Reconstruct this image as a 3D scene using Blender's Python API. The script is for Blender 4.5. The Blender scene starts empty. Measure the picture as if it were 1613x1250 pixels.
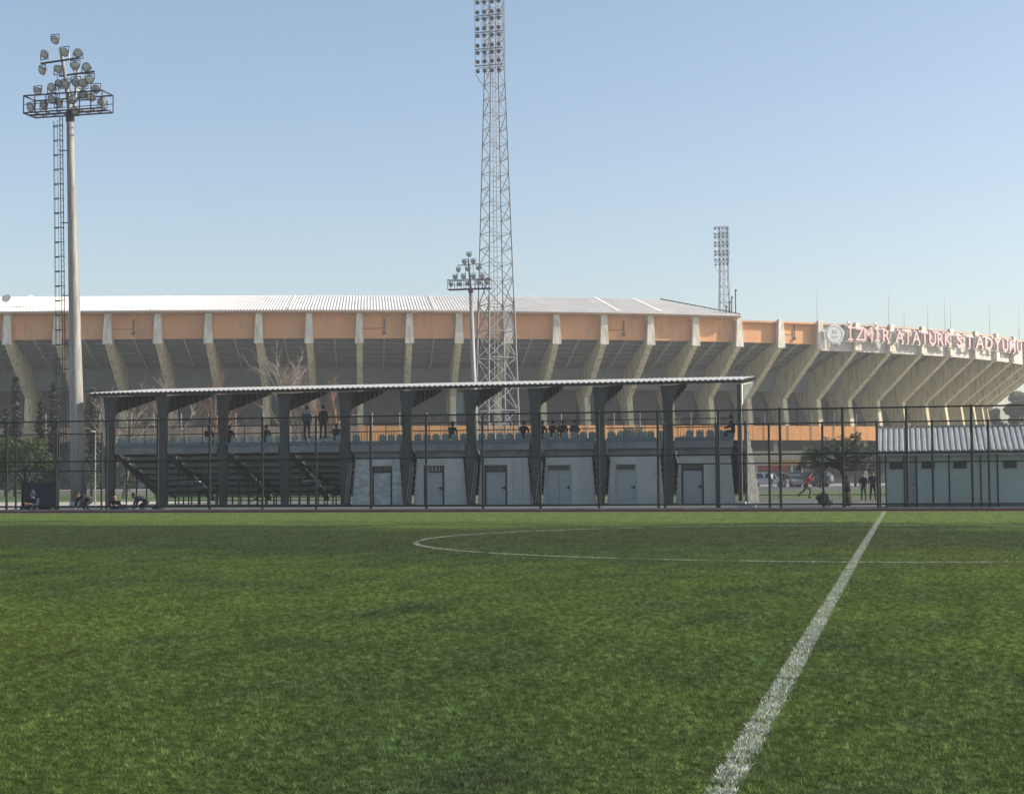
import bpy, math, random
from mathutils import Vector, Matrix
random.seed(11)
SC = bpy.context.scene
COL = SC.collection
R = math.radians

# ------------------------------------------------------------------ camera
YAW, PITCH, ROLL = 0.23744, 0.05080, 0.00718
cam_d = bpy.data.cameras.new('camera'); cam = bpy.data.objects.new('camera', cam_d); COL.objects.link(cam)
fw = Vector((-math.sin(YAW)*math.cos(PITCH), math.cos(YAW)*math.cos(PITCH), math.sin(PITCH)))
rt0 = Vector((math.cos(YAW), math.sin(YAW), 0)); up0 = rt0.cross(fw)
rt = rt0*math.cos(ROLL)-up0*math.sin(ROLL); up = up0*math.cos(ROLL)+rt0*math.sin(ROLL)
m = Matrix((rt, up, -fw)).transposed().to_4x4(); m.translation = Vector((0, 0, 1.27))
cam.matrix_world = m
cam_d.sensor_fit = 'HORIZONTAL'; cam_d.sensor_width = 36; cam_d.lens = 2533.7/1613*36
cam_d.clip_start = .1; cam_d.clip_end = 9000
SC.camera = cam

# ------------------------------------------------------------------ sky, sun, exposure
SUN_EL, SUN_AZ = R(31), R(15)          # azimuth measured from +X towards +Y
W = bpy.data.worlds.new('World'); SC.world = W; W.use_nodes = True
wn = W.node_tree.nodes; wl = W.node_tree.links; wn.clear()
sky = wn.new('ShaderNodeTexSky'); sky.sky_type = 'NISHITA'; sky.sun_disc = False
sky.sun_elevation = SUN_EL; sky.sun_rotation = math.pi/2-SUN_AZ
sky.air_density = 1.0; sky.dust_density = 1.5; sky.ozone_density = 0.6; sky.altitude = 0
bg = wn.new('ShaderNodeBackground'); bg.inputs['Strength'].default_value = .125
wo = wn.new('ShaderNodeOutputWorld'); wl.new(sky.outputs[0], bg.inputs[0]); wl.new(bg.outputs[0], wo.inputs[0])
sd = bpy.data.lights.new('sun', 'SUN'); sd.energy = 4.9; sd.angle = R(.6); sd.color = (1, .90, .76)
sun = bpy.data.objects.new('sun', sd); COL.objects.link(sun)
sv = Vector((math.cos(SUN_AZ)*math.cos(SUN_EL), math.sin(SUN_AZ)*math.cos(SUN_EL), math.sin(SUN_EL)))
sun.rotation_euler = sv.to_track_quat('Z', 'Y').to_euler(); sun.location = (60, 20, 60)
SC.view_settings.view_transform = 'Standard'; SC.view_settings.look = 'None'
SC.view_settings.exposure = 0.5; SC.view_settings.gamma = 1
SC.render.engine = 'CYCLES'
SC.cycles.use_denoising = True
SC.cycles.max_bounces = 5; SC.cycles.transparent_max_bounces = 8; SC.cycles.volume_bounces = 0
SC.cycles.volume_step_rate = 5

# ------------------------------------------------------------------ materials
MATS = {}
def mat(name, col, rough=.8, col2=None, scale=(1, 1, 1), nscale=3.0, lo=.35, hi=.65, bump=0, bscale=20, metal=0,
        col3=None, n3=(1, 1, 1), lo3=.5, hi3=.7, spec=.5, alpha=1, coords='Object', detail=5, trans=0):
    M = bpy.data.materials.new(name); M.use_nodes = True; MATS[name] = M
    n = M.node_tree.nodes; l = M.node_tree.links; b = n['Principled BSDF']
    b.inputs['Base Color'].default_value = (*col, 1); b.inputs['Roughness'].default_value = rough
    b.inputs['Metallic'].default_value = metal; b.inputs['Specular IOR Level'].default_value = spec
    if alpha < 1: b.inputs['Alpha'].default_value = alpha
    if trans: b.inputs['Transmission Weight'].default_value = trans
    tc = n.new('ShaderNodeTexCoord'); src = tc.outputs[coords]
    # every object gets its own patch of the texture, also when objects share a mesh
    oi = n.new('ShaderNodeObjectInfo'); ml = n.new('ShaderNodeMath'); ml.operation = 'MULTIPLY'; ml.inputs[1].default_value = 61
    l.new(oi.outputs['Random'], ml.inputs[0]); va = n.new('ShaderNodeVectorMath'); l.new(src, va.inputs[0]); l.new(ml.outputs[0], va.inputs[1]); src = va.outputs[0]
    def noise(sc_, ns):
        mp = n.new('ShaderNodeMapping'); mp.inputs['Scale'].default_value = sc_; l.new(src, mp.inputs[0])
        t = n.new('ShaderNodeTexNoise'); t.inputs['Scale'].default_value = ns; t.inputs['Detail'].default_value = detail
        t.inputs['Roughness'].default_value = .62
        l.new(mp.outputs[0], t.inputs[0]); return t.outputs[0]
    out = None
    if col2:
        r = n.new('ShaderNodeMapRange'); r.inputs['From Min'].default_value = lo; r.inputs['From Max'].default_value = hi
        l.new(noise(scale, nscale), r.inputs[0])
        mx = n.new('ShaderNodeMix'); mx.data_type = 'RGBA'; l.new(r.outputs[0], mx.inputs[0])
        mx.inputs[6].default_value = (*col, 1); mx.inputs[7].default_value = (*col2, 1); out = mx.outputs[2]
        if col3:
            r2 = n.new('ShaderNodeMapRange'); r2.inputs['From Min'].default_value = lo3; r2.inputs['From Max'].default_value = hi3
            l.new(noise(n3, 1.7), r2.inputs[0])
            m2 = n.new('ShaderNodeMix'); m2.data_type = 'RGBA'; l.new(r2.outputs[0], m2.inputs[0])
            l.new(out, m2.inputs[6]); m2.inputs[7].default_value = (*col3, 1); out = m2.outputs[2]
        l.new(out, b.inputs['Base Color'])
    if bump:
        bp = n.new('ShaderNodeBump'); bp.inputs['Strength'].default_value = bump; bp.inputs['Distance'].default_value = .02
        l.new(noise((1, 1, 1), bscale), bp.inputs['Height']); l.new(bp.outputs[0], b.inputs['Normal'])
    return M

mat('rib_concrete', (.70, .63, .41), .9, (.57, .51, .33), (1, 1, .25), 1.2, col3=(.27, .235, .165), n3=(1.1, 1.1, .14), lo3=.5, hi3=.72, bump=.3, bscale=3)
mat('cap_plaster', (.80, .77, .66), .85, (.50, .45, .35), (1, 1, .3), 1.5, col3=(.40, .36, .28), n3=(1.5, 1.5, .3), lo3=.55, hi3=.8)
mat('parapet_brown', (.34, .25, .18), .85, (.27, .20, .15), (1,1,.2), .8)
mat('orange_paint', (.74, .37, .13), .85, (.66, .32, .12), (1, 1, .2), .8, col3=(.36, .16, .08), n3=(.9, .9, .1), lo3=.58, hi3=.85)
mat('orange_fascia', (.70, .36, .17), .85, (.60, .31, .15), (.5, .5, .3), .6, col3=(.42, .25, .16), n3=(.5, .5, .12), lo3=.5, hi3=.75)
mat('pale_fascia', (.52, .50, .46), .8, (.43, .41, .38), (1, 1, .2), 1.0)
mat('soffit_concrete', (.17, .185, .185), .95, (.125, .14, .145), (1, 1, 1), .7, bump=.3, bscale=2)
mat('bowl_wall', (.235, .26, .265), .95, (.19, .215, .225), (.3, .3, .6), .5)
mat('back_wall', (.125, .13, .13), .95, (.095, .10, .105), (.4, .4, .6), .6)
mat('white_roof', (.80, .77, .71), .55, (.70, .67, .62), (.2, .2, .2), 1.0)
mat('roof_flash', (.82, .80, .75), .5)
mat('eave_trim', (.55, .38, .26), .8, (.42, .30, .22), (.4, .4, .4), 1.0)
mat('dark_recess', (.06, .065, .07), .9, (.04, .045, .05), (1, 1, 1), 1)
mat('window_glass', (.03, .04, .045), .12, spec=.8)
mat('sky_colour', (.30, .42, .50), .6, (.25, .36, .44))
mat('blue_panel', (.07, .11, .16), .7)
mat('shed_wall', (.52, .63, .55), .75, (.44, .54, .48), (.5,.5,.25), 1.4, bump=.15, bscale=3)
mat('step_concrete', (.56, .58, .56), .95, (.44, .46, .45), (1,1,1), 1.5)
mat('end_concrete', (.20, .215, .20), .92, (.06, .07, .07), (2, 1.2, 1.5), 2.5, .42, .58, bump=.8, bscale=5)
mat('beam_and_light_bar', (.36, .37, .36), .9, (.28, .29, .29), (1,1,1), 1)  # real soffit beams, and the bars standing for light on risers
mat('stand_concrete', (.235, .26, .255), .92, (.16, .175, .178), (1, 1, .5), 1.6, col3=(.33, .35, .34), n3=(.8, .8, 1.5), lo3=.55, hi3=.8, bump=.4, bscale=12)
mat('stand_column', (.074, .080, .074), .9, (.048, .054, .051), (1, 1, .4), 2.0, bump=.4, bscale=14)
mat('ledge_paint', (.13, .19, .21), .8, (.09, .14, .16), (2, 2, 2), 3)
mat('cabin_wall', (.54, .55, .49), .75, (.43, .45, .41), (.5, .5, .25), 1.4, col3=(.36, .40, .37), n3=(.9, .9, .5), lo3=.52, hi3=.75, bump=.15, bscale=3)
mat('plastic_sheet', (.52, .57, .53), .3, (.34, .38, .36), (1, 1, 2.2), 2.2, .42, .58, bump=1.0, bscale=4)
mat('grey_door', (.37, .40, .38), .5, (.30, .36, .36), (1, 1, .5), 2.5)
mat('dark_metal', (.022, .028, .028), .5, spec=.4)
mat('fence_green', (.006, .013, .011), .5)
mat('fence_wire', (.009, .018, .015), .6)
mat('galv', (.42, .44, .43), .45, (.30, .32, .32), (2, 2, .5), 3, metal=.3)
mat('pole_paint', (.31, .305, .285), .55, (.20, .195, .185), (5, 5, .35), 1.4, .45, .6, col3=(.16, .105, .08), n3=(9, 9, .5), lo3=.58, hi3=.68, bump=.2, bscale=10)
mat('mid_pole_paint', (.30, .30, .30), .5, (.22, .22, .22), (3, 3, .3), 2)
mat('tower_steel', (.27, .28, .285), .55, (.20, .21, .22), (1, 1, .3), 1.5, metal=.15)
mat('platform_steel', (.035, .030, .045), .6, (.06, .04, .05))
mat('lamp_housing', (.11, .115, .12), .45, (.19, .19, .19), (3, 3, 3), 4, metal=.3)
mat('lamp_glass', (.34, .36, .37), .12, (.60, .60, .56), (1.5, 1.5, 3), 2.5, .45, .6, spec=1)  # pale tones: reflections in the glass put into the colour
mat('white_paint', (.78, .77, .72), .6, (.66, .65, .60))
mat('letter_red', (.66, .46, .45), .6, (.56, .38, .38), (1, 1, 1), 2)
mat('letter_white', (.80, .74, .72), .6)
mat('emblem_grey', (.35, .38, .37), .6)
mat('emblem_white', (.80, .80, .79), .5)
mat('seat_shell', (.36, .44, .42), .4, (.26, .34, .33), (2, 2, 2), 4)
mat('stand_roof', (.36, .36, .35), .5, (.26, .26, .26), (.6, .6, .6), 2)
mat('cabin_roof', (.40, .42, .42), .6, (.32, .34, .345), (.5, .5, .5), 1.5)
mat('kerb_red', (.145, .040, .038), .85, (.10, .035, .03), (1, 1, 1), 3)
mat('kerb_top', (.30, .20, .13), .9, (.24, .17, .11), (.5, .5, .5), 4)
mat('asphalt', (.10, .10, .105), .9, (.13, .13, .135), (.3, .3, .3), 1, bump=.3, bscale=20)
mat('forecourt', (.42, .40, .36), .9, (.34, .325, .30), (.1, .1, .1), 1)
mat('pale_ground', (.55, .50, .44), .9, (.45, .41, .37), (.3, .3, .3), 1)
mat('earth', (.16, .14, .10), .95, (.12, .13, .07), (.05, .05, .05), 1)
mat('far_turf', (.095, .145, .035), .9, (.07, .11, .03), (.08, .3, .3), 1)
mat('bark', (.045, .036, .028), .95, (.03, .025, .02), (3, 3, .6), 4, bump=.6, bscale=14)
mat('pale_bark', (.30, .255, .21), .9, (.21, .17, .14), (3, 3, 1), 3)
mat('red_bark', (.27, .16, .12), .9, (.25, .15, .11), (3, 3, 1), 3)
mat('leaf_green', (.032, .055, .014), .6, (.075, .11, .024), (1, 1, 1), 4, .42, .6)
mat('leaf_dark', (.022, .040, .022), .7, (.04, .06, .03), (1, 1, 1), 3, .42, .6)
mat('leaf_grey', (.05, .075, .045), .7, (.085, .11, .07), (1, 1, 1), 3, .42, .6)
mat('conifer', (.022, .032, .024), .7, (.06, .065, .055), (1, 1, 1), 5, .45, .62)
mat('skin', (.40, .23, .16), .6)
mat('hair', (.010, .009, .009), .7)
mat('cloth_black', (.010, .011, .014), .85)
mat('cloth_navy', (.012, .020, .040), .85)
mat('cloth_blue', (.020, .045, .085), .85)
mat('cloth_grey', (.05, .055, .062), .85)
mat('cloth_teal', (.10, .19, .20), .85)
mat('cloth_red', (.50, .035, .03), .8)
mat('cloth_green', (.03, .06, .02), .85)
mat('shoe_white', (.6, .6, .58), .6)
mat('cloth_white', (.6, .6, .6), .8)
mat('navy_board', (.025, .035, .06), .6, (.02, .028, .05), (1, 1, 1), 1)
mat('car_white', (.62, .63, .63), .3, spec=.6)
mat('car_silver', (.32, .34, .36), .3, metal=.3)
mat('car_blue', (.05, .085, .12), .3)
mat('tyre', (.012, .012, .013), .9)
mat('rim', (.35, .36, .37), .4, metal=.6)
mat('head_glass', (.5, .5, .5), .1)
mat('tail_red', (.3, .02, .02), .3)
mat('shop_cream', (.50, .44, .34), .85, (.42, .37, .29))
mat('shop_orange', (.52, .30, .10), .8)
mat('shop_red', (.40, .04, .05), .7)
mat('shop_dark', (.035, .04, .045), .6)
mat('shop_front', (.10, .115, .125), .6, (.16, .17, .18), (1.2, 1.2, .3), 1.5)
mat('hill', (.05, .07, .06), .95, (.035, .055, .045), (.02, .02, .05), 1)

# ------------------------------------------------------------------ mesh helpers
class MB:
    def __init__(s): s.v = []; s.f = []; s.mi = []; s.cm = 0
    def add(s, vs, fs):
        o = len(s.v); s.v += [tuple(p) for p in vs]; s.f += [tuple(i+o for i in f) for f in fs]; s.mi += [s.cm]*len(fs); return s
    def box(s, x0, x1, y0, y1, z0, z1):
        return s.add([(x0,y0,z0),(x1,y0,z0),(x1,y1,z0),(x0,y1,z0),(x0,y0,z1),(x1,y0,z1),(x1,y1,z1),(x0,y1,z1)],
            [(0,3,2,1),(4,5,6,7),(0,1,5,4),(1,2,6,5),(2,3,7,6),(3,0,4,7)])
    def bbox(s, x0, x1, y0, y1, z0, z1, b=.02):      # box with bevelled vertical edges
        xs = [(x0+b,y0),(x1-b,y0),(x1,y0+b),(x1,y1-b),(x1-b,y1),(x0+b,y1),(x0,y1-b),(x0,y0+b)]
        return s.prism([(x, y, z0) for x, y in xs], (0, 0, z1-z0))
    def prism(s, poly, d):
        n = len(poly); d = Vector(d); a = [Vector(p) for p in poly]; b = [p+d for p in a]
        return s.add(a+b, [tuple(range(n))[::-1], tuple(range(n, 2*n))]+[(i,(i+1)%n,(i+1)%n+n,i+n) for i in range(n)])
    def tube(s, p, q, r, r2=None, n=6, cap=True):
        p, q = Vector(p), Vector(q); r2 = r if r2 is None else r2; d = q-p
        if d.length < 1e-6: return s
        d.normalize(); a = d.orthogonal().normalized(); b = d.cross(a)
        vs = [p+(a*math.cos(t)+b*math.sin(t))*r for t in [2*math.pi*i/n for i in range(n)]]
        vs += [q+(a*math.cos(t)+b*math.sin(t))*r2 for t in [2*math.pi*i/n for i in range(n)]]
        fs = [(i,(i+1)%n,(i+1)%n+n,i+n) for i in range(n)]
        if cap: fs += [tuple(range(n))[::-1], tuple(range(n, 2*n))]
        return s.add(vs, fs)
    def bar(s, p, q, w, h=None):
        p, q = Vector(p), Vector(q); h = h or w; d = (q-p).normalized()
        a = d.cross(Vector((0,0,1)));  a = Vector((1,0,0)) if a.length < 1e-4 else a.normalized(); b = a.cross(d).normalized()
        c = [(-1,-1),(1,-1),(1,1),(-1,1)]
        return s.add([p+a*i*w/2+b*j*h/2 for i,j in c]+[q+a*i*w/2+b*j*h/2 for i,j in c],
            [(3,2,1,0),(4,5,6,7),(0,1,5,4),(1,2,6,5),(2,3,7,6),(3,0,4,7)])
    def lathe(s, prof, c=(0,0,0), axis=(0,0,1), n=16):
        c = Vector(c); ax = Vector(axis).normalized(); a = ax.orthogonal().normalized(); b = ax.cross(a); vs = []
        for r, h in prof:
            vs += [c+ax*h+(a*math.cos(2*math.pi*i/n)+b*math.sin(2*math.pi*i/n))*r for i in range(n)]
        fs = [(j*n+i, j*n+(i+1)%n, (j+1)*n+(i+1)%n, (j+1)*n+i) for j in range(len(prof)-1) for i in range(n)]
        fs += [tuple(range(n))[::-1], tuple(range((len(prof)-1)*n, len(prof)*n))]
        return s.add(vs, fs)
    def ball(s, c, rx, ry=None, rz=None, n=10, k=6):
        ry = ry or rx; rz = rz or rx
        vs = [(c[0], c[1], c[2]-rz)]
        for j in range(1, k):
            t = math.pi*j/k
            vs += [(c[0]+rx*math.sin(t)*math.cos(2*math.pi*i/n), c[1]+ry*math.sin(t)*math.sin(2*math.pi*i/n), c[2]-rz*math.cos(t)) for i in range(n)]
        vs.append((c[0], c[1], c[2]+rz))
        fs = [(0, 1+(i+1)%n, 1+i) for i in range(n)]
        for j in range(k-2): fs += [(1+j*n+i, 1+j*n+(i+1)%n, 1+(j+1)*n+(i+1)%n, 1+(j+1)*n+i) for i in range(n)]
        L = len(vs)-1; fs += [(L, 1+(k-2)*n+i, 1+(k-2)*n+(i+1)%n) for i in range(n)]
        return s.add(vs, fs)
    def mesh(s, name, mats, smooth=False):
        me = bpy.data.meshes.new(name); me.from_pydata([tuple(v) for v in s.v], [], s.f)
        for m_ in (mats if isinstance(mats, (list, tuple)) else [mats]): me.materials.append(MATS[m_])
        if any(s.mi): me.polygons.foreach_set('material_index', s.mi)
        if smooth: me.polygons.foreach_set('use_smooth', [True]*len(me.polygons))
        me.update(); return me

def link(name, me, parent=None, loc=None, rz=0, label=None, kind=None):
    o = bpy.data.objects.new(name, me); COL.objects.link(o)
    if parent: o.parent = parent
    if loc is not None: o.location = loc
    if rz: o.rotation_euler = (0, 0, rz)
    if label: o['label'] = label
    if kind: o['kind'] = kind
    return o
def obj(name, mb, mats, parent=None, world=False, smooth=False, label=None, kind=None, loc=None, rz=0):
    if world and parent:                       # vertices given in world space: move them to the parent's space
        L = parent.location; mb.v = [(x-L[0], y-L[1], z-L[2]) for x, y, z in mb.v]
    return link(name, mb.mesh(name, mats, smooth), parent, loc, rz, label, kind)
def thing(name, label, cat, loc=(0,0,0), rz=0, group=None):
    o = bpy.data.objects.new(name, None); COL.objects.link(o); o.location = loc; o.rotation_euler = (0,0,rz)
    o.empty_display_size = .2; return tag(o, label, cat, group)
def tag(o, label, cat, group=None):
    o['label'] = label; o['category'] = cat
    if group: o['group'] = group
    return o
def setting(o): o['kind'] = 'structure'; return o
def copy_thing(root, loc, rz=None, label=None, scale=None):
    kids = {}
    for o in bpy.data.objects:
        if o.parent: kids.setdefault(o.parent.name, []).append(o)
    def rec(o, par):
        c = o.copy(); COL.objects.link(c)
        if par: c.parent = par
        for ch in kids.get(o.name, []): rec(ch, c)
        return c
    r = rec(root, None); r.location = loc
    if rz is not None: r.rotation_euler = (0, 0, rz)
    if label: r['label'] = label
    if scale: r.scale = scale
    return r

# ------------------------------------------------------------------ ground
YF = 60.2      # plane of the boundary fence
mb = MB(); rows = [(YF+.05, -.02), (62, -.13), (70, -.2), (160, -.2), (178, .1), (600, .1), (8000, .1)]
# one sheet: pitch level in front, a little lower behind the fence, out to the horizon
rows = [(-400, -.03), (YF-.02, -.03)]+rows
xs = [-8000, -400, -100, 0, 60, 400, 8000]
vs = [(x, y, z) for y, z in rows for x in xs]; nx = len(xs)
mb.add(vs, [(j*nx+i, j*nx+i+1, (j+1)*nx+i+1, (j+1)*nx+i) for j in range(len(rows)-1) for i in range(nx-1)])
setting(obj('ground', mb, 'earth'))
def sheet(name, x0, x1, ys, m_, dz):
    mb = MB(); vs = [(x, y, z+dz) for y, z in ys for x in (x0, x1)]
    mb.add(vs, [(2*j, 2*j+1, 2*j+3, 2*j+2) for j in range(len(ys)-1)]); return setting(obj(name, mb, m_))
sheet('asphalt_yard', -75, 40, [(YF+.3, -.02), (62, -.13), (70, -.2), (107.5, -.2)], 'asphalt', .006)
sheet('far_pitch', -120, 60, [(108, -.2), (160, -.2), (164, -.133)], 'far_turf', .008)
sheet('pale_paving', -90, -47.5, [(68, -.17), (70, -.2), (107, -.2)], 'pale_ground', .012)
sheet('road', -300, 120, [(166, -.1), (178, .1), (205, .1)], 'asphalt', .006)
sheet('forecourt', -300, 120, [(205.3, .1), (330, .1)], 'forecourt', .008)

# kerb along the far touchline
mb = MB(); mb.box(-60, 14, YF-.42, YF-.12, -.03, .075); k_ = obj('kerb', mb, 'kerb_red'); setting(k_)
mb = MB(); mb.box(-60, 14, YF-1.0, YF-.425, -.03, .012); setting(obj('track_strip', mb, 'kerb_top'))
mb = MB(); mb.box(-60, 14, YF-.115, YF+.15, -.05, .14); setting(obj('fence_footing', mb, 'stand_concrete'))

# turf: base sheet + blades
YT = YF-1.02
def turf_mat(name, mode):
    M = bpy.data.materials.new(name); M.use_nodes = True; MATS[name] = M
    n = M.node_tree.nodes; l = M.node_tree.links; b = n['Principled BSDF']
    b.inputs['Roughness'].default_value = .62; b.inputs['Specular IOR Level'].default_value = .06 if mode == 'blade' else 0
    g = n.new('ShaderNodeNewGeometry')
    def noise(sc_, ns=1, det=4):
        mp = n.new('ShaderNodeMapping'); mp.inputs['Scale'].default_value = sc_; l.new(g.outputs['Position'], mp.inputs[0])
        t = n.new('ShaderNodeTexNoise'); t.inputs['Scale'].default_value = ns; t.inputs['Detail'].default_value = det
        l.new(mp.outputs[0], t.inputs[0]); return t.outputs[0]
    def ramp(s_, a, b_, c=0, d=1):
        r = n.new('ShaderNodeMapRange'); r.inputs['From Min'].default_value = a; r.inputs['From Max'].default_value = b_
        r.inputs['To Min'].default_value = c; r.inputs['To Max'].default_value = d
        r.interpolation_type = 'SMOOTHSTEP'; l.new(s_, r.inputs[0]); return r.outputs[0]
    def mix(f, a, b_):
        m_ = n.new('ShaderNodeMix'); m_.data_type = 'RGBA'
        (l.new(f, m_.inputs[0]) if not isinstance(f, float) else m_.inputs[0].__setattr__('default_value', f))
        for s_, i in ((a, 6), (b_, 7)):
            if isinstance(s_, tuple): m_.inputs[i].default_value = (*s_, 1)
            else: l.new(s_, m_.inputs[i])
        return m_.outputs[2]
    # brushed and worn areas of the artificial turf
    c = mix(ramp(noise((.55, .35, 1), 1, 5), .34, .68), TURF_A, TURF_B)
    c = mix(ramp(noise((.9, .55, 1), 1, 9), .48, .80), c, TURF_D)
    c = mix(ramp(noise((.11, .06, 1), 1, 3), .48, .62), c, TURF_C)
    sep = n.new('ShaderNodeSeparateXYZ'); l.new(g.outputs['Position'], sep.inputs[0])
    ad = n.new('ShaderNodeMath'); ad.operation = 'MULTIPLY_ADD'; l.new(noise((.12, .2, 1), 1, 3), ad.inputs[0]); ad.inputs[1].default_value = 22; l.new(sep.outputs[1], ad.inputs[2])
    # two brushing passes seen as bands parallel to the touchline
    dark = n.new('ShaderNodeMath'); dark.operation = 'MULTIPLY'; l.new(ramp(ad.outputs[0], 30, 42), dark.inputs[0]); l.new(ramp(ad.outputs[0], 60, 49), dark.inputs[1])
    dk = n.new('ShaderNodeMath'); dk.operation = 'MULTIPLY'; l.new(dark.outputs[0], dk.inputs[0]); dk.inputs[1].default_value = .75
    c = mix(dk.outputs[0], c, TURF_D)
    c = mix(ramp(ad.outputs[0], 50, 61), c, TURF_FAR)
    if mode == 'blade':
        at = n.new('ShaderNodeAttribute'); at.attribute_name = 'tone'
        hv = n.new('ShaderNodeHueSaturation'); l.new(c, hv.inputs['Color'])
        r = n.new('ShaderNodeMapRange'); r.inputs['To Min'].default_value = .38; r.inputs['To Max'].default_value = 1.75
        f1 = ramp(noise((14, 9, 1), 1, 6), .38, .62, .66, 1.28); l.new(at.outputs['Fac'], r.inputs[0])
        mm = n.new('ShaderNodeMath'); mm.operation = 'MULTIPLY'; l.new(r.outputs[0], mm.inputs[0]); l.new(f1, mm.inputs[1])
        f2 = ramp(noise((2.6, .9, 1), 1, 8), .36, .64, .86, 1.1); m3 = n.new('ShaderNodeMath'); m3.operation = 'MULTIPLY'; l.new(mm.outputs[0], m3.inputs[0]); l.new(f2, m3.inputs[1]); r = m3
        l.new(r.outputs[0], hv.inputs['Value']); c = hv.outputs[0]
        tr = n.new('ShaderNodeBsdfTranslucent'); ms = n.new('ShaderNodeMixShader'); ms.inputs[0].default_value = .42
        l.new(c, tr.inputs[0]); l.new(b.outputs[0], ms.inputs[1]); l.new(tr.outputs[0], ms.inputs[2]); l.new(ms.outputs[0], n['Material Output'].inputs[0])
    else:
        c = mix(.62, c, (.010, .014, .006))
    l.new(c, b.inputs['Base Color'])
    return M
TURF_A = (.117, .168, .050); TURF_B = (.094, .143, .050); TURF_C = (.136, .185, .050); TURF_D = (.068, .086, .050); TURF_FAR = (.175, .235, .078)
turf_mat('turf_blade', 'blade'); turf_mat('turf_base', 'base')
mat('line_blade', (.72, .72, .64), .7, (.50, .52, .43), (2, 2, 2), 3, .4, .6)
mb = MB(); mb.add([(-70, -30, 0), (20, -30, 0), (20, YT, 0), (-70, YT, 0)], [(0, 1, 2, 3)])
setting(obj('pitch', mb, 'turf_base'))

def blades(mb, tones, pts, rnd, hmin, hmax, w):
    for x, y, s_ in pts:
        h = rnd.uniform(hmin, hmax)*s_; a = rnd.gauss(0, .5)+(math.pi if rnd.random() < .35 else 0); lean = h*rnd.uniform(.3, 1.5)
        la = rnd.gauss(-1.2, 1.9)
        dx, dy = math.cos(a)*w/2, math.sin(a)*w/2; lx, ly = math.cos(la)*lean, math.sin(la)*lean
        z1 = h*math.sqrt(max(.12, 1-(lean/h)**2*.45))
        mb.add([(x-dx, y-dy, 0), (x+dx, y+dy, 0), (x+lx, y+ly, z1)], [(0, 1, 2)]); tones.append(min(1, max(0, .12+rnd.random()*.5+(s_-.75)*.7)))
def turf_mesh(name, mb, tones, m_):
    me = mb.mesh(name, m_); a = me.attributes.new('tone', 'FLOAT', 'FACE'); a.data.foreach_set('value', tones); return me
rnd = random.Random(5)
patches = []
from mathutils import noise as mnoise
for k in range(6):
    mb = MB(); tones = []; pts = []
    for i in range(9000):
        x, y = rnd.random(), rnd.random()
        # clumps lie in short rows across the brushing direction
        q = .35*mnoise.noise(Vector((x*4+k*9, y*3.4, k)))+.7*mnoise.noise(Vector((x*12, y*11, 3+k)))+1.3*mnoise.noise(Vector((x*22, y*27, 3+k)))
        if q < -.28 and rnd.random() < .85: continue
        pts.append((x-.5, y-.5, max(.30, .9+q*.9)))
    blades(mb, tones, pts, rnd, .011, .023, .0062)
    po = bpy.data.objects.new('turf_patch_source', turf_mesh('turf_patch', mb, tones, 'turf_blade')); patches.append(po)
cells = [[] for _ in range(6)]
y = 3.5
while y < YT-.5:
    x = -math.floor(.64*y+4)+.5
    while x < .09*y+3:
        cells[rnd.randrange(6)].append((x, y, 0)); x += 1
    y += 1
def scatter(name, pts, src):
    me = bpy.data.meshes.new(name); me.from_pydata(pts, [], [])
    o = bpy.data.objects.new(name, me); COL.objects.link(o); o['kind'] = 'stuff'
    ng = bpy.data.node_groups.new(name, 'GeometryNodeTree')
    ng.interface.new_socket('Geometry', in_out='INPUT', socket_type='NodeSocketGeometry')
    ng.interface.new_socket('Geometry', in_out='OUTPUT', socket_type='NodeSocketGeometry')
    gi = ng.nodes.new('NodeGroupInput'); go = ng.nodes.new('NodeGroupOutput')
    ip = ng.nodes.new('GeometryNodeInstanceOnPoints'); oi = ng.nodes.new('GeometryNodeObjectInfo'); oi.inputs['Object'].default_value = src
    oi.inputs['As Instance'].default_value = True
    rv = ng.nodes.new('FunctionNodeRandomValue'); rv.data_type = 'INT'; rv.inputs['Min'].default_value = 0; rv.inputs['Max'].default_value = 0
    mu = ng.nodes.new('ShaderNodeMath'); mu.operation = 'MULTIPLY'; mu.inputs[1].default_value = math.pi
    cb = ng.nodes.new('ShaderNodeCombineXYZ')
    L = ng.links; L.new(rv.outputs[2], mu.inputs[0]); L.new(mu.outputs[0], cb.inputs[2]); L.new(cb.outputs[0], ip.inputs['Rotation'])
    L.new(gi.outputs[0], ip.inputs['Points']); L.new(oi.outputs['Geometry'], ip.inputs['Instance']); L.new(ip.outputs[0], go.inputs[0])
    md = o.modifiers.new('instances', 'NODES'); md.node_group = ng
    return o
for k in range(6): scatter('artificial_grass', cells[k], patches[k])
def line_object(name, pts):
    mb = MB(); tones = []; blades(mb, tones, pts, rnd, .015, .028, .0062)
    return setting(link(name, turf_mesh(name, mb, tones, 'line_blade')))
pts = []
for i in range(66000):
    y = rnd.uniform(4.2, YT); dens = 1 if y < 26 else .8
    if mnoise.noise(Vector((y*5, 0, 0)))+.6*mnoise.noise(Vector((y*17, 3, 0))) < -.30 and rnd.random() < .7: continue
    x0 = -.735+.10*(y/60)**2; pts.append((x0+rnd.uniform(-.062, .062)+.008*mnoise.noise(Vector((y*9, 9, 0))), y, 1))
line_object('halfway_line', pts)
pts = []
for i in range(60000):
    t = rnd.uniform(0, 2*math.pi); r_ = 9.15+rnd.uniform(-.055, .055); x = -.70+r_*math.cos(t); y = 33.5+r_*math.sin(t)
    if mnoise.noise(Vector((x*.9, y*.9, 5))) < (-.05 if y > 38 else -.28) and rnd.random() < .8: continue
    pts.append((x, y, .95))
line_object('centre_circle', pts)

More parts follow.
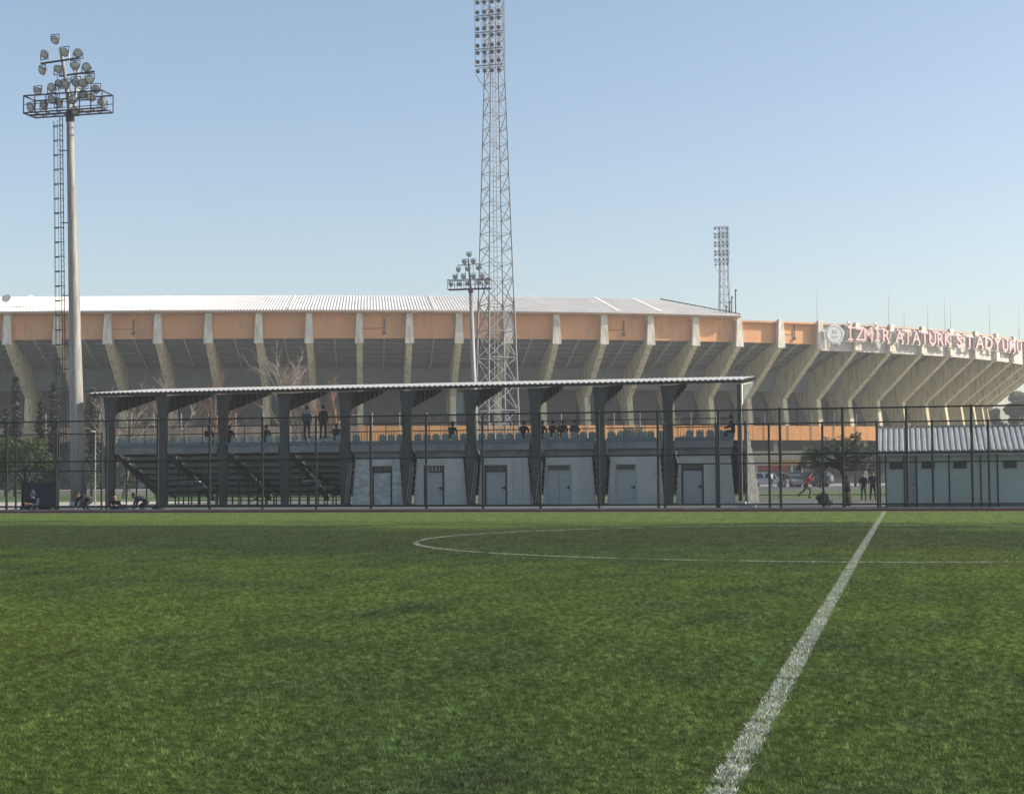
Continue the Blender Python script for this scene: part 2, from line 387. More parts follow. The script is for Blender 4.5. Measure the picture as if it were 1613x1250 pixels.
# ------------------------------------------------------------------ stadium ring
RC = (.46047, .42040, .22692, .04402)
def head(k): t = (k-12)/12; return sum(c*t**i for i, c in enumerate(RC))
PR = {6: Vector((-91.62, 241.16))}
for k in range(6, 36): a = head(k+.5); PR[k+1] = PR[k]+8*Vector((math.cos(a), math.sin(a)))
for k in range(6, -10, -1): a = head(k-.5); PR[k-1] = PR[k]-8*Vector((math.cos(a), math.sin(a)))
def ring(k, d, z):
    i = int(math.floor(k)); t = k-i; P = PR[i]*(1-t)+PR[i+1]*t; a = head(k)
    return Vector((P.x-math.sin(a)*d, P.y+math.cos(a)*d, z))
K0, K1 = -6, 33
S = thing('stadium', 'huge oval concrete stadium with orange fascia, outward leaning ribs and white metal roof', 'stadium', (-60, 262, .1))
rib_poly = [(.25,27.75),(.25,23.2),(10.9,15.0),(9.9,8.4),(12.4,8.4),(14.6,13.2),(17.2,16.4),(13.2,19.8),(1.5,24.3),(1.2,27.6)]
def local_rib(poly, w0, w1=None):
    # polygon in (outward -y) plane at local origin; y grows inward
    mb = MB(); w1 = w1 or w0; n = len(poly)
    a = [(-(w0 if z > 20 else w1)/2, d, z) for d, z in poly]; b = [((w0 if z > 20 else w1)/2, d, z) for d, z in poly]
    mb.add(a+b, [tuple(range(n))[::-1], tuple(range(n, 2*n))]+[(i,(i+1)%n,(i+1)%n+n,i+n) for i in range(n)]); return mb
rib_me = local_rib([(d, z-.1) for d, z in rib_poly], .95).mesh('rib', 'rib_concrete')
mb = MB(); n0, n1 = .45, .72
mb.add([(-n1,-.2,23),(n1,-.2,23),(n1,.6,23),(-n1,.6,23),(-n0,-.1,27.85),(n0,-.1,27.85),(n0,.6,27.85),(-n0,.6,27.85)],
    [(0,3,2,1),(4,5,6,7),(0,1,5,4),(1,2,6,5),(2,3,7,6),(3,0,4,7)])
cap_me = mb.mesh('cap_panel', 'cap_plaster')
def at_ring(name, me, k, d=0, z=0, parent=S, label=None, dx=0):
    p = ring(k, d, z); o = link(name, me, parent, p-parent.location, head(k), label); return o
for k in range(K0, K1+1):
    r_ = at_ring('rib', rib_me, k, 0, .1)
    link('cap_panel', cap_me, r_, (0, 0, 0))
def bay_mesh(prof, thick, width, name, m_, off=(0, 0)):
    pass
def strip(name, k0, k1, prof, m_, closed=True, label=None, parent=S, half=.5, sub=1):
    """profile (d,z) swept along the ring between k0 and k1"""
    mb = MB(); n = len(prof); L = []
    for j in range(sub+1):
        kk = k0+(k1-k0)*j/sub; L += [ring(kk, d, z) for d, z in prof]
    fs = []
    for j in range(sub):
        fs += [(j*n+i, j*n+(i+1)%n, (j+1)*n+(i+1)%n, (j+1)*n+i) for i in range(n if closed else n-1)]
    if closed: fs += [tuple(range(n))[::-1], tuple(range(sub*n, sub*n+n))]
    mb.add(L, fs); return obj(name, mb, m_, parent, world=True, label=label)
g = .45/8
for k in range(K0, K1):
    a, b = k+g, k+1-g
    pale = 17 <= k <= 24
    strip('fascia_panel', a, b, [(.95,27.895 if k < 15 else 27.315),(.85,23.95),(1.15,23.95),(1.19,27.895 if k < 15 else 27.315)] if not pale else [(.75,27.315),(.6,22.9),(1.15,22.9),(1.19,27.315)], 'pale_fascia' if pale else 'orange_fascia', label='pale panel behind the letters' if pale else None)
    # stepped underside of the terraces
    top = [(1.2+i*1.55, 24.2-i*.6) for i in range(8)]
    pr = []
    for i, (d, z) in enumerate(top[:-1]):
        pr += [(d, z), (d+1.5, z-.02), (d+1.55, z-.6)]
    pr.append(top[-1]); back = [(12.6, 20.5), (1.3, 25.2)]
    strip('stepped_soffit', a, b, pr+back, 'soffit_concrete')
    mb = MB()  # added pale bars: light on each riser put into the colour
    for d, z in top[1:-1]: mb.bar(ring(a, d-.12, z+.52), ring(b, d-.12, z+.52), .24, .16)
    obj('riser_light_bar', mb, 'beam_and_light_bar', S, world=True)
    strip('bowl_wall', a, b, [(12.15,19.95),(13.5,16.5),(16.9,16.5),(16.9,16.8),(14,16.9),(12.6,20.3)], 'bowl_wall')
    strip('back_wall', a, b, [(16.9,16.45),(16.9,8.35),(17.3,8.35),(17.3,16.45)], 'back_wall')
    mb = MB(); p, q = ring(k+.5, 1.0, 24.0), ring(k+.5, 12.1, 19.5); mb.bar(p, q, .26, .42); obj('soffit_beam', mb, 'beam_and_light_bar', S, world=True)
    if k % 2 == 0 or k % 5 == 0:
        mb = MB(); c = ring(k+.42, 16.75, 0); u = Vector((math.cos(head(k)), math.sin(head(k)), 0))
        for j in (0, 1):
            cc = c+u*(j*1.7); mb.prism([cc+Vector((0,0,10.6)), cc+u*1.3+Vector((0,0,10.6)), cc+u*1.3+Vector((0,0,12.0)), cc+Vector((0,0,12.0))], ring(k,.15,0)-ring(k,0,0))
        obj('window', mb, 'window_glass', S, world=True)
for k in (2.5, 7.5, 12.45, 16.4):
    mb = MB(); mb.tube(ring(k, .75, 24.8), ring(k, .75, 27.1), .09); mb.bar(ring(k, .78, 25.6), ring(math.floor(k)+.07, .78, 25.5), .06, .06); mb.box(*[c for q in (0,) for c in (ring(k,.7,0).x-.2, ring(k,.7,0).x+.2, ring(k,.7,0).y-.15, ring(k,.7,0).y+.1, 24.6, 25.0)])
    obj('conduit', mb, 'back_wall', S, world=True)
# pale blue panel: bright sky through an opening, put in as colour
for z0, z1, m_, nm in ((12.6,16.1,'sky_colour','sky_panel'), (8.9,12.5,'blue_panel','gate')):
    mb = MB(); k = 8.92; mb.prism([ring(k,16.6,z0), ring(k+.38,16.6,z0), ring(k+.38,16.6,z1), ring(k,16.6,z1)], ring(k,.2,0)-ring(k,0,0)); obj(nm, mb, m_, S, world=True)
# inner side of the bowl behind the soffit, and top walkway
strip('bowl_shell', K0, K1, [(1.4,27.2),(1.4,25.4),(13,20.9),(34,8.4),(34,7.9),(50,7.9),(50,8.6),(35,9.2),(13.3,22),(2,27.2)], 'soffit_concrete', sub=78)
# eave trim, cornice and roof
for k in range(K0, K1):
    if k < 15: strip('eave_trim', k+.002, k+.998, [(-.75,28.32),(-.75,28.02),(.0,27.9),(1.2,27.9),(1.2,28.4)], 'eave_trim')
    elif k >= 15: strip('coping', k+.002, k+.998, [(.2,27.62),(.2,27.32),(1.5,27.32),(1.5,27.62)], 'eave_trim' if k > 16 and k < 25 else 'orange_fascia')
ROOF = lambda t: (-.85+t*14.2, 28.35+t*3.85)
for k in range(K0, 15):
    mb = MB(); n_ = 16; L = []; cols_ = []
    for i in range(n_):
        for f_, h in ((.0, 0), (.55, 0), (.66, .13), (.89, .13)): cols_.append(((i+f_)/n_, h))
    cols_.append((1, 0))
    for f_, h in cols_:
        kk = k+.001+.998*f_
        tmax = 1.0 if kk < 13.9 else max(.03, (15-kk)/1.1)
        for t in (0, tmax):
            d, z = ROOF(t); L.append(ring(kk, d, z+h))
        d, z = ROOF(tmax); L.append(ring(kk, d, z-.12)); d, z = ROOF(0); L.append(ring(kk, d, z-.12))
    m_ = len(cols_)
    fs = []
    for i in range(m_-1):
        for j in range(4): fs.append((i*4+j, (i+1)*4+j, (i+1)*4+(j+1)%4, i*4+(j+1)%4))
    fs += [(0,1,2,3), tuple((m_-1)*4+j for j in (3,2,1,0))]
    mb.add(L, fs); obj('roof_sheet', mb, 'white_roof', S, world=True)
for k, w in ((2.88,.12),(-2.2,.12),(5.6,.1),(8.5,.12),(12.29,.28),(13.21,.28)):
    tm = 1 if k < 13.9 else .9
    mb = MB(); d0, z0 = ROOF(0); d1, z1 = ROOF(tm)
    mb.bar(ring(k, d0, z0+.17), ring(k, d1, z1+.17), w*1.6, .1); obj('roof_seam', mb, 'roof_flash', S, world=True)
# dark hip flashing at the roof end
mb = MB(); mb.bar(ring(14.98, -.7, 28.5), ring(13.9, 13.3, 32.35), .25, .22); obj('hip_flashing', mb, 'dark_metal', S, world=True)
for dk, h in ((14.72,1.6),(14.85,3.2),(14.94,4.4),(14.80,2.4)):
    mb = MB(); mb.tube(ring(dk, .3, 28.2), ring(dk, .3, 28.4+h), .10, n=6); mb.tube(ring(dk,.3,28.3+h), ring(dk,-.1,28.1+h), .12, n=6)
    obj('roof_mast', mb, 'dark_metal', S, world=True)
# terrace in front of the ribs: deck, orange parapet in joints, posts, dark undercroft
strip('terrace_deck', K0, K1, [(-12,8.35),(-12,7.75),(17.4,7.75),(17.4,8.35)], 'soffit_concrete', sub=78)
for k in range(2*K0, 2*K1):
    strip('parapet_panel', k/2+.004, k/2+.496, [(-12.25,9.45),(-12.25,7.15),(-12.02,7.15),(-12.02,9.45)], 'orange_paint' if k > 13 else 'parapet_brown')
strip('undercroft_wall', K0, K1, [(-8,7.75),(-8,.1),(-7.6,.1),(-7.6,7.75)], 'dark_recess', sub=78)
post_me = MB().tube((0,0,0), (0,0,4.3), .055, n=6).mesh('fence_post', 'galv')
col_me = MB().bbox(-.4, .4, 0, .8, 0, 7.6, .05).mesh('undercroft_column', 'soffit_concrete')
for k in range(2*K0, 2*K1):
    at_ring('fence_post', post_me, k/2+.25, -12.35, 7.2)
    if k % 2 == 0: at_ring('undercroft_column', col_me, k/2, -11.8, .1)

# lightning rods on the rim
for i, (k, h, w) in enumerate(((17.04,6.0,'left of the round emblem'),(19.08,6.2,'above the gap after the first red word'),(19.57,3.1,'shortest of them, above the second red word'),(20.37,4.6,'above the middle of the second red word'),
        (20.99,6.2,'left one of the close pair above the sign'),(21.22,5.6,'right one of the close pair above the sign'),(22.96,6.3,'above the last word of the red sign'),(24.89,6.3,'at the right edge of the picture'))):
    mb = MB(); mb.tube((0,0,0), (0,0,h*.45), .07, .05, 6); mb.tube((0,0,h*.45), (0,0,h), .045, .02, 6); mb.lathe([(.12,0),(.12,.15),(.06,.2)], n=8)
    p = ring(k, 1.3, 27.6); o = obj('rod', mb, 'galv', loc=p)
    tag(o, 'thin metal rod on the stadium rim, '+w, 'rod', 'thin rods along the stadium rim')

# sign letters and emblem
sign = thing('stadium_sign', 'long red lettering along the rim of the stadium reading İZMİR ATATÜRK STADYUMU', 'sign', ring(20.8, -.5, 23.6))
def letter(ch, k, z0, h, wd=.92):
    cu = bpy.data.curves.new('letter', 'FONT'); cu.body = ch; cu.size = 1; cu.extrude = .04; cu.align_x = 'CENTER'; cu.offset = .012
    to = bpy.data.objects.new('letter_tmp', cu); dg = bpy.context.evaluated_depsgraph_get()
    COL.objects.link(to); bpy.context.view_layer.update()
    me = bpy.data.meshes.new_from_object(to.evaluated_get(bpy.context.evaluated_depsgraph_get()))
    COL.objects.unlink(to); bpy.data.objects.remove(to)
    zs = [v.co.y for v in me.vertices]; sc_ = h/.74
    def place(me, sc2, dy, zoff):
        for v in me.vertices:
            x, y, z = v.co; v.co = (x*sc_*sc2*wd, -z*4+dy, y*sc_*sc2+zoff)
    me2 = me.copy()
    place(me, 1, -.25, 0); place(me2, 1.18, .12, -.22)
    me.materials.append(MATS['letter_red']); me2.materials.append(MATS['letter_white'])
    p = ring(k, -.45, z0); o = link('letter', me, sign, p-sign.location, head(k), 'letter '+ch)
    link('backing', me2, o, (0, 0, 0))
for word, ka, kb in (('İZMİR', 17.72, 18.72), ('ATATÜRK', 19.13, 20.72), ('STADYUMU', 21.15, 24.05)):
    for i, ch in enumerate(word): letter(ch, ka+(kb-ka)*i/(len(word)-1), 24.75, 2.35, 1.3 if word[0] == 'S' else .95)
# rail carrying the letters
for k in [17.5+i*.5 for i in range(14)]:
    mb = MB(); mb.bar(ring(k, -.3, 24.6), ring(k+.498, -.3, 24.6), .12, .12); mb.bar(ring(k, -.3, 26.7), ring(k+.498, -.3, 26.7), .1, .1); mb.bar(ring(k, -.3, 24.6), ring(k, -.3, 26.7), .1, .1)
    mb.bar(ring(k, -.3, 23.86), ring(k, .9, 23.86), .1, .1); obj('sign_rail', mb, 'galv', sign, world=True)
em = thing('round_emblem', 'round white emblem disc standing at the left end of the red stadium lettering', 'emblem', ring(17.26, -1.1, 25.6), head(17.26)-.25)
mb = MB(); mb.lathe([(1.62,.15),(1.68,.08),(1.68,-.08),(1.62,-.15)], axis=(0,-1,0), n=40); obj('disc', mb, 'emblem_white', em)
mb = MB()
for r0 in (1.40,):
    for i in range(40):
        a, b = 2*math.pi*i/40, 2*math.pi*(i+1)/40
        mb.prism([(r_*math.cos(t), -.152, r_*math.sin(t)) for r_, t in ((r0,a),(r0+.07,a),(r0+.07,b),(r0,b))], (0,-.03,0))
obj('ring', mb, 'emblem_grey', em)
mb = MB()
for x in (-.22, .22):
    mb.prism([(x-.10,-.152,.1),(x+.10,-.152,.1),(x+.16*(1 if x>0 else .2),-.152,.55),(x,-.152,.8),(x-.16*(1 if x<0 else .2),-.152,.55)], (0,-.03,0))
mb.prism([(-.6,-.152,-.42),(.6,-.152,-.42),(.6,-.152,-.34),(-.6,-.152,-.34)], (0,-.03,0))
mb.prism([(-.4,-.152,-.66),(.4,-.152,-.66),(.4,-.152,-.6),(-.4,-.152,-.6)], (0,-.03,0))
obj('mark', mb, 'emblem_grey', em)
for a_, b_ in (((0,.05,-1.6), (.1,.9,-1.75)), ((0,.1,0), (0,1.6,0))):
    mb = MB(); mb.bar(a_, b_, .14, .14); obj('bracket', mb, 'galv', em)

# satellite dishes on the roof
def dish(loc, rz, label, h, squeeze=1):
    t = thing('satellite_dish', label, 'satellite dish', loc, rz, 'dishes on the stadium roof'); t.scale = (.72,)*3
    mb = MB(); mb.lathe([(.02,.0),(.55,.08),(1.0,.30),(1.03,.33),(.55,.14),(.02,.05)], c=(0,0,h), axis=(0,-.9,.42), n=24); obj('reflector', mb, 'white_paint', t, smooth=True)
    mb = MB(); mb.tube((0,.1,0), (0,.1,h), .07); mb.tube((0,.05,h), (0,0,h), .1); obj('mast', mb, 'galv', t)
    mb = MB(); mb.tube((0,-.1,h-.4), (0,-1.1,h+.35), .03); mb.lathe([(.08,0),(.1,.15)], c=(0,-1.1,h+.33), axis=(0,.8,-.5), n=8); obj('feed_arm', mb, 'galv', t)
dish((-139.4,231.2,28.9), .1, 'round white dish facing the camera at the far left of the stadium roof', 2.5)
dish((-136.2,233.0,29.1), 1.25, 'thin side-on white dish on the roof, right of the round one', 2.2)

# ------------------------------------------------------------------ floodlights
mb = MB(); mb.lathe([(.07,-.34),(.10,-.30),(.13,-.16),(.22,-.05),(.25,.0),(.255,.03),(.235,.03)], axis=(0,-1,0), n=16); LH = mb.mesh('housing', 'lamp_housing', True)
mb = MB(); mb.lathe([(.232,.0),(.20,.035),(.10,.055),(.01,.06)], axis=(0,-1,0), n=16); LG = mb.mesh('lens', 'lamp_glass', True)
mb = MB(); mb.bar((-.27,0,-.02),(-.27,0,.30),.03,.04); mb.bar((.27,0,-.02),(.27,0,.30),.03,.04); mb.bar((-.285,0,.30),(.285,0,.30),.03,.04); LB = mb.mesh('bracket', 'platform_steel')
def floodlight(parent, loc, tilt, pan, s=1, hang=True):
    o = link('floodlight', LH, parent, loc); o.rotation_euler = (tilt, 0, pan); o.scale = (s, s, s)
    link('lens', LG, o, (0,0,0)); b = link('bracket', LB, o, (0,0,0))
    if hang: b.rotation_euler = (-tilt, 0, 0)
    else: b.rotation_euler = (math.pi-tilt, 0, 0)
    return o
def platform(parent, x0, x1, y0, y1, h, bays):
    for nm, z in (('platform_rail', h), ('platform_frame', 0)):
        mb = MB(); w = .07
        for a, b in (((x0,y0,z),(x1,y0,z)),((x1,y0,z),(x1,y1,z)),((x1,y1,z),(x0,y1,z)),((x0,y1,z),(x0,y0,z))): mb.bar(a, b, w, w)
        if z == 0:
            for i in range(1, bays): x = x0+(x1-x0)*i/bays; mb.bar((x,y0,0),(x,y1,0),.05,.05)
            mb.bar((x0,(y0+y1)/2,0),(x1,(y0+y1)/2,0),.09,.09)
        obj(nm, mb, 'platform_steel', parent)
    mb = MB()
    for i in range(bays+1):
        x = x0+(x1-x0)*i/bays
        for y in (y0, y1): mb.bar((x,y,0),(x,y,h),.045,.045)
    for y in (y0, y1): mb.bar((x0,y,h*.5),(x1,y,h*.5),.035,.035)
    obj('platform_post', mb, 'platform_steel', parent)

# near mast at the left: pole, caged ladder, two-level lamp rig
t = thing('floodlight_mast', 'tall rust streaked floodlight pole with caged ladder at the left of the grandstand', 'floodlight', (-47.3, 86.5, -.2)); t.scale = (1.09,)*3
lean = Vector((-.70, 0, 21.6))
mb = MB(); N = 16; pr = [(.42, 0), (.385, 4), (.33, 9), (.255, 15.5), (.19, 21.6)]
vs = []; fs = []
for r_, z in pr: vs += [(lean.x*z/21.6+r_*math.cos(2*math.pi*i/N), r_*math.sin(2*math.pi*i/N), z) for i in range(N)]
for j in range(len(pr)-1): fs += [(j*N+i, j*N+(i+1)%N, (j+1)*N+(i+1)%N, (j+1)*N+i) for i in range(N)]
mb.add(vs, fs+[tuple(range(N))[::-1]]); obj('pole', mb, 'pole_paint', t, smooth=True)
mb = MB(); mb.lathe([(.75,0),(.75,.05),(.5,.08),(.5,.3)], n=16); obj('base_plate', mb, 'galv', t)
def LP(z, dx=0, dy=0): return Vector((lean.x*z/21.6+dx, dy, z))
mb = MB()
for x in (-.60, -.44): mb.tube(LP(2.4, x-.12, -.25), LP(21.4, x+.12, -.25), .025, n=5)
z = 2.6
while z < 21.3: q = -.12+.24*(z-2.4)/19; mb.tube(LP(z, -.60+q, -.25), LP(z, -.44+q, -.25), .014, n=4); z += .3
obj('ladder', mb, 'dark_metal', t)
mb = MB(); z = 3.2; bars = [(-.94,-.25),(-.87,-.48),(-.56,-.58),(-.32,-.4)]
while z < 21.2:
    q = -.12+.24*(z-2.4)/19; L = [LP(z, x+q, y) for x, y in [(-.72,-.22)]+bars+[(-.42,-.22)]]
    for a, b in zip(L, L[1:]): mb.bar(a, b, .02, .045)
    z += .8
for x, y in bars[:3]: mb.tube(LP(3.2, x-.12, y), LP(21.1, x+.12, y), .013, n=4)
obj('ladder_cage', mb, 'dark_metal', t)
mb = MB()
for z in (3.5, 7.5, 11.5, 15.5, 19.5): mb.bar(LP(z, -.6, -.2), LP(z, -.15, -.05), .05, .05)
obj('ladder_bracket', mb, 'dark_metal', t)
H = t; hx, hz = lean.x+.02, 21.6
rig = bpy.data.objects.new('lamp_rig', MB().lathe([(.24,-.5),(.24,.05),(.20,.1)], n=12).mesh('lamp_rig', 'platform_steel')); COL.objects.link(rig); rig.parent = t; rig.location = (hx, 0, hz)
def zx(u): return (u-555)/153
def zz(v): return (860-v)/153
platform(rig, zx(175), zx(900), -.62, .62, .95, 7)
mb = MB(); mb.tube((0,0,.05), (zx(462), 0, zz(300)), .14, .085, 10); obj('mast', mb, 'pole_paint', rig)
mb = MB(); mb.tube((.05,.3,.05), (zx(598), .3, zz(470)), .10, .07, 8); mb.tube((-.05,.3,.95), (zx(410), .3, zz(290)), .035, .03, 6); mb.tube((zx(430),.3,.95), (zx(405),.3,zz(520)), .03, n=6)
for u0, v0, u1, v1 in ((540,430,620,700),(665,450,640,680),(455,830,410,520),(520,300,520,420)): mb.tube((zx(u0),.25,zz(v0)), (zx(u1),.25,zz(v1)), .022, n=5)
obj('strut', mb, 'galv', rig)
for u0, v0, u1, v1, y in ((285,428,640,405,-.1),(440,537,768,520,.12)):
    mb = MB(); mb.bar((zx(u0),y,zz(v0)), (zx(u1),y,zz(v1)), .075, .09); obj('cross_arm', mb, 'platform_steel', rig)
for i, (u, v) in enumerate([(433,243),(338,358),(527,355),(665,380),(305,492),(445,485),(620,475),(728,495),(768,605),(480,620),(628,615),(700,630),(258,662),(415,650),(555,640),(320,780),(200,800),(455,765),(605,765),(690,715),(780,755),(890,805),(830,695),(620,855),(400,745)]):
    pan = (u-540)/360*.4+random.uniform(-.15,.15)
    floodlight(rig, (zx(u), -.18+random.uniform(-.35,.1), zz(v)), R(random.uniform(12, 38)), pan, 1.0, hang=i % 2 == 0)

# middle mast behind the grandstand
t2 = thing('floodlight_mast', 'slender grey floodlight pole with a stepped lamp triangle behind the grandstand roof', 'floodlight', (-43.75, 165, -.1))
mb = MB(); mb.tube((0,0,0), (-.62,0,21.6), .35, .2, 16); obj('pole', mb, 'mid_pole_paint', t2, smooth=True)
rig2 = bpy.data.objects.new('lamp_rig', MB().lathe([(.26,-.4),(.26,.05)], n=12).mesh('lamp_rig', 'platform_steel')); COL.objects.link(rig2); rig2.parent = t2; rig2.location = (-.62, 0, 21.6)
def zx(u): return (u-345)/63.7
def zz(v): return (305-v)/63.7
platform(rig2, zx(190), zx(485), -.5, .5, 1.0, 6)
mb = MB(); mb.tube((0,0,0), (zx(328),0,zz(95)), .12, .08, 8); obj('mast', mb, 'platform_steel', rig2)
mb = MB(); mb.bar((zx(250),0,zz(140)), (zx(400),0,zz(135)), .07, .08); obj('cross_arm', mb, 'platform_steel', rig2)
mb = MB()
for u0, v0, u1, v1 in ((305,140,310,300),(360,140,372,300),(415,180,425,240),(250,180,250,240)): mb.tube((zx(u0),.1,zz(v0)), (zx(u1),.1,zz(v1)), .03, n=5)
obj('strut', mb, 'platform_steel', rig2)
for i, (u, v) in enumerate([(338,72),(305,120),(367,118),(262,172),(330,170),(403,165),(237,222),(297,220),(367,220),(428,220),(207,270),(267,270),(330,268),(405,262),(462,262)]):
    floodlight(rig2, (zx(u), -.2, zz(v)), R(random.uniform(15,35)), (u-345)/160*.6, 1.05)

# lattice towers
LL = MB().lathe([(.12,-.34),(.2,-.2),(.27,-.02),(.29,.03),(.05,.06)], axis=(0,-1,0), n=8).mesh('floodlight', 'lamp_housing')
def lattice(name, label, loc, rz, scale=1):
    t = thing(name, label, 'floodlight tower', loc, rz, 'lattice floodlight towers'); t.scale = (scale,)*3
    def half(z): return (4.55-(4.55-1.95)*min(z, 52.4)/52.4)/2 if z < 52.4 else (1.95)/2
    zs = [0]; 
    while zs[-1] < 61: zs.append(zs[-1]+(3.3 if zs[-1] < 24 else 1.9))
    zs[-1] = 61.6
    for sx, sy in ((-1,-1),(1,-1),(1,1),(-1,1)):
        mb = MB(); 
        for a, b in ((0, 24), (24, 52.4), (52.4, 61.6)):
            ha, hb = half(a), half(b); w = .20 if a == 0 else .13
            mb.bar((sx*ha, sy*ha, a), (sx*hb, sy*hb, b), w, w)
        obj('leg', mb, 'tower_steel', t)
    for f_ in range(4):
        mb = MB(); c, s_ = math.cos(f_*math.pi/2), math.sin(f_*math.pi/2)
        P = lambda x, h, z: (x*c-(-h)*s_, x*s_+(-h)*c, z)
        for i, (a, b) in enumerate(zip(zs, zs[1:])):
            ha, hb = half(a), half(b); w = .10 if a < 24 else .07
            mb.bar(P(-ha, ha, a), P(ha, ha, a), w, w)
            if a < 24: mb.bar(P(-ha, ha, a), P(hb, hb, b), w, w); mb.bar(P(ha, ha*.99, a), P(-hb, hb*.99, b), w*.8, w*.8)
            else:
                if i % 2: mb.bar(P(-ha, ha, a), P(hb, hb, b), w, w)
                else: mb.bar(P(ha, ha, a), P(-hb, hb, b), w, w)
        obj('bracing', mb, 'tower_steel', t)
    mb = MB()
    for x in (-.25, .25): mb.tube((x,.1,0), (x*.8,.1,61), .05, n=5)
    z = .4
    while z < 61: mb.tube((-.22,.1,z), (.22,.1,z), .025, n=4); z += .6
    obj('ladder', mb, 'tower_steel', t)
    # lamp frame, turned towards the pitch
    fr = bpy.data.objects.new('lamp_frame', None); mb = MB(); W0, W1 = -2.15, 1.55
    for j in range(5):
        z = 53.3+j*2.12; mb.bar((W0,-1.35,z), (W1,-1.35,z), .12, .12); mb.bar((W0+.2,-.95,z-.2), (W1,-.95,z-.2), .07, .07)
        for x in (-1.9, -.6, .7): mb.bar((x,-1.35,z-.05), (x,-.9,z-.05), .07, .07)
    for i in range(5): x = W0+(W1-W0)*i/4; mb.bar((x,-1.3,53.2), (x,-1.3,61.8), .06, .06)
    mb.bar((W0,-1.3,52.3), (-.9,-1,50.3), .07, .07)
    fr = link('lamp_frame', mb.mesh('lamp_frame', 'tower_steel'), t, (0,0,0), -rz-.05)
    for z in (52.55, 53.75, 54.9, 55.8, 57.05, 57.95, 59.15, 60.05, 61.3):
        for x in (-1.72, -.82, .15, 1.05):
            o = link('floodlight', LL, fr, (x, -1.6, z)); o.rotation_euler = (R(25), 0, 0)
    return t
lattice('lattice_tower', 'tall steel lattice floodlight tower rising behind the middle of the grandstand', (-49.15, 195, -.1), R(38))
lattice('lattice_tower', 'distant lattice floodlight tower beyond the right end of the white roof', (-39.6, 375, 0), R(14), .965)

# ------------------------------------------------------------------ grandstand seen from behind
XC = [-45.10,-41.75,-37.98,-34.21,-30.54,-26.91,-23.20,-19.52,-15.92,-12.18,-8.38]
Y0 = 86.0; GZ = -.2
G = thing('grandstand', 'low grey concrete grandstand seen from behind, open stepped underside at left, locked rooms at right', 'grandstand', (-26.7, 90, GZ))
ROOFZ = lambda y: 6.30+(y-(Y0-.35))*.078
def col_mesh(first=False):
    mb = MB()
    # V shaped lower leg, deck block, upper leg
    prof = [(-.17,0),(.17,0),(.31,2.85),(.22,3.2),(.21,5.2),(.30,5.8),(.55,6.42),(-.40,6.42),(-.30,5.6),(-.20,3.4),(-.31,2.85)]
    mb.prism([(x, 0, z-0) for x, z in prof], (0, .34, 0)); return mb
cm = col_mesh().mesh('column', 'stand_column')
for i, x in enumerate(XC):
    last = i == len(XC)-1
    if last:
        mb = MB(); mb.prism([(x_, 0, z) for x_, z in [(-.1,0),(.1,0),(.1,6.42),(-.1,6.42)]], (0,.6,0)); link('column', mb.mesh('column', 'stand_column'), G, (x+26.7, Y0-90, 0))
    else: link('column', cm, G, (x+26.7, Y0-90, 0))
    # cantilever beam with haunch, stiffener ribs on its flank
    mb = MB(); y0 = Y0+.5; w = .11
    side = [(Y0+.345, 5.0), (Y0+.7, 5.25), (Y0+1.3, 5.42), (Y0+2.2, 5.58), (Y0+7.3, 6.62), (Y0+7.3, 6.74), (Y0+.345, 6.22)]
    if last: side = [(Y0+.62, 5.1), (Y0+1.2,5.35), (Y0+7.3, 6.62), (Y0+7.3, 6.74), (Y0+.62, 6.22)]
    mb.prism([(x-w, y, z+.0) for y, z in side], (2*w, 0, 0)); bm_ = obj('roof_beam', mb, 'white_paint' if last else 'stand_column', G, world=True, label='end beam coloured pale for the sun on it' if last else None)  # end beam white: sunlight on its side put into the colour
    for j in range(7):
        y = Y0+1.1+j*.85; zb = 5.38+(y-(Y0+1.3))*.205; zt = 6.22+(y-Y0-.62)*.078
        mb = MB()
        for s_ in (-1, 1): mb.box(x+s_*(w+.045)-.045, x+s_*(w+.045)+.045, y-.03, y+.03, max(zb,5.3)+.02, zt-.01)
        o = obj('stiffener', mb, 'galv' if last else 'stand_column'); o.parent = bm_; o.location = (26.7, -90, -GZ)  # end stiffeners coloured pale for the same sunlight
    # raker carrying the steps
    mb = MB(); mb.prism([(x-.10, y, z) for y, z in ((Y0+.35,2.9),(Y0+7.2,.02),(Y0+7.2,.3),(Y0+.35,3.12))], (.20,0,0)); obj('raker_beam', mb, 'stand_concrete', G, world=True)
mb = MB(); n_ = int((46.25-7.95)/.15); L = []; 
for i in range(n_+1):
    x = -46.25+i*.15; h = .075 if i % 2 else 0
    for y, dz in ((Y0-.45, 0), (Y0+7.6, 0), (Y0+7.6, -.025), (Y0-.45, -.025)): L.append((x, y, ROOFZ(y)+h+dz+.12))
mb.add(L, [(i*4+j, i*4+4+j, i*4+4+(j+1)%4, i*4+(j+1)%4) for i in range(n_) for j in range(4)]); obj('roof_sheet', mb, 'stand_roof', G, world=True)
for y in (Y0-.2, Y0+1.7, Y0+3.6, Y0+5.5, Y0+7.3):
    mb = MB(); mb.box(-46.1, -8.1, y-.04, y+.04, ROOFZ(y)-.02, ROOFZ(y)+.11); obj('purlin', mb, 'stand_column', G, world=True)
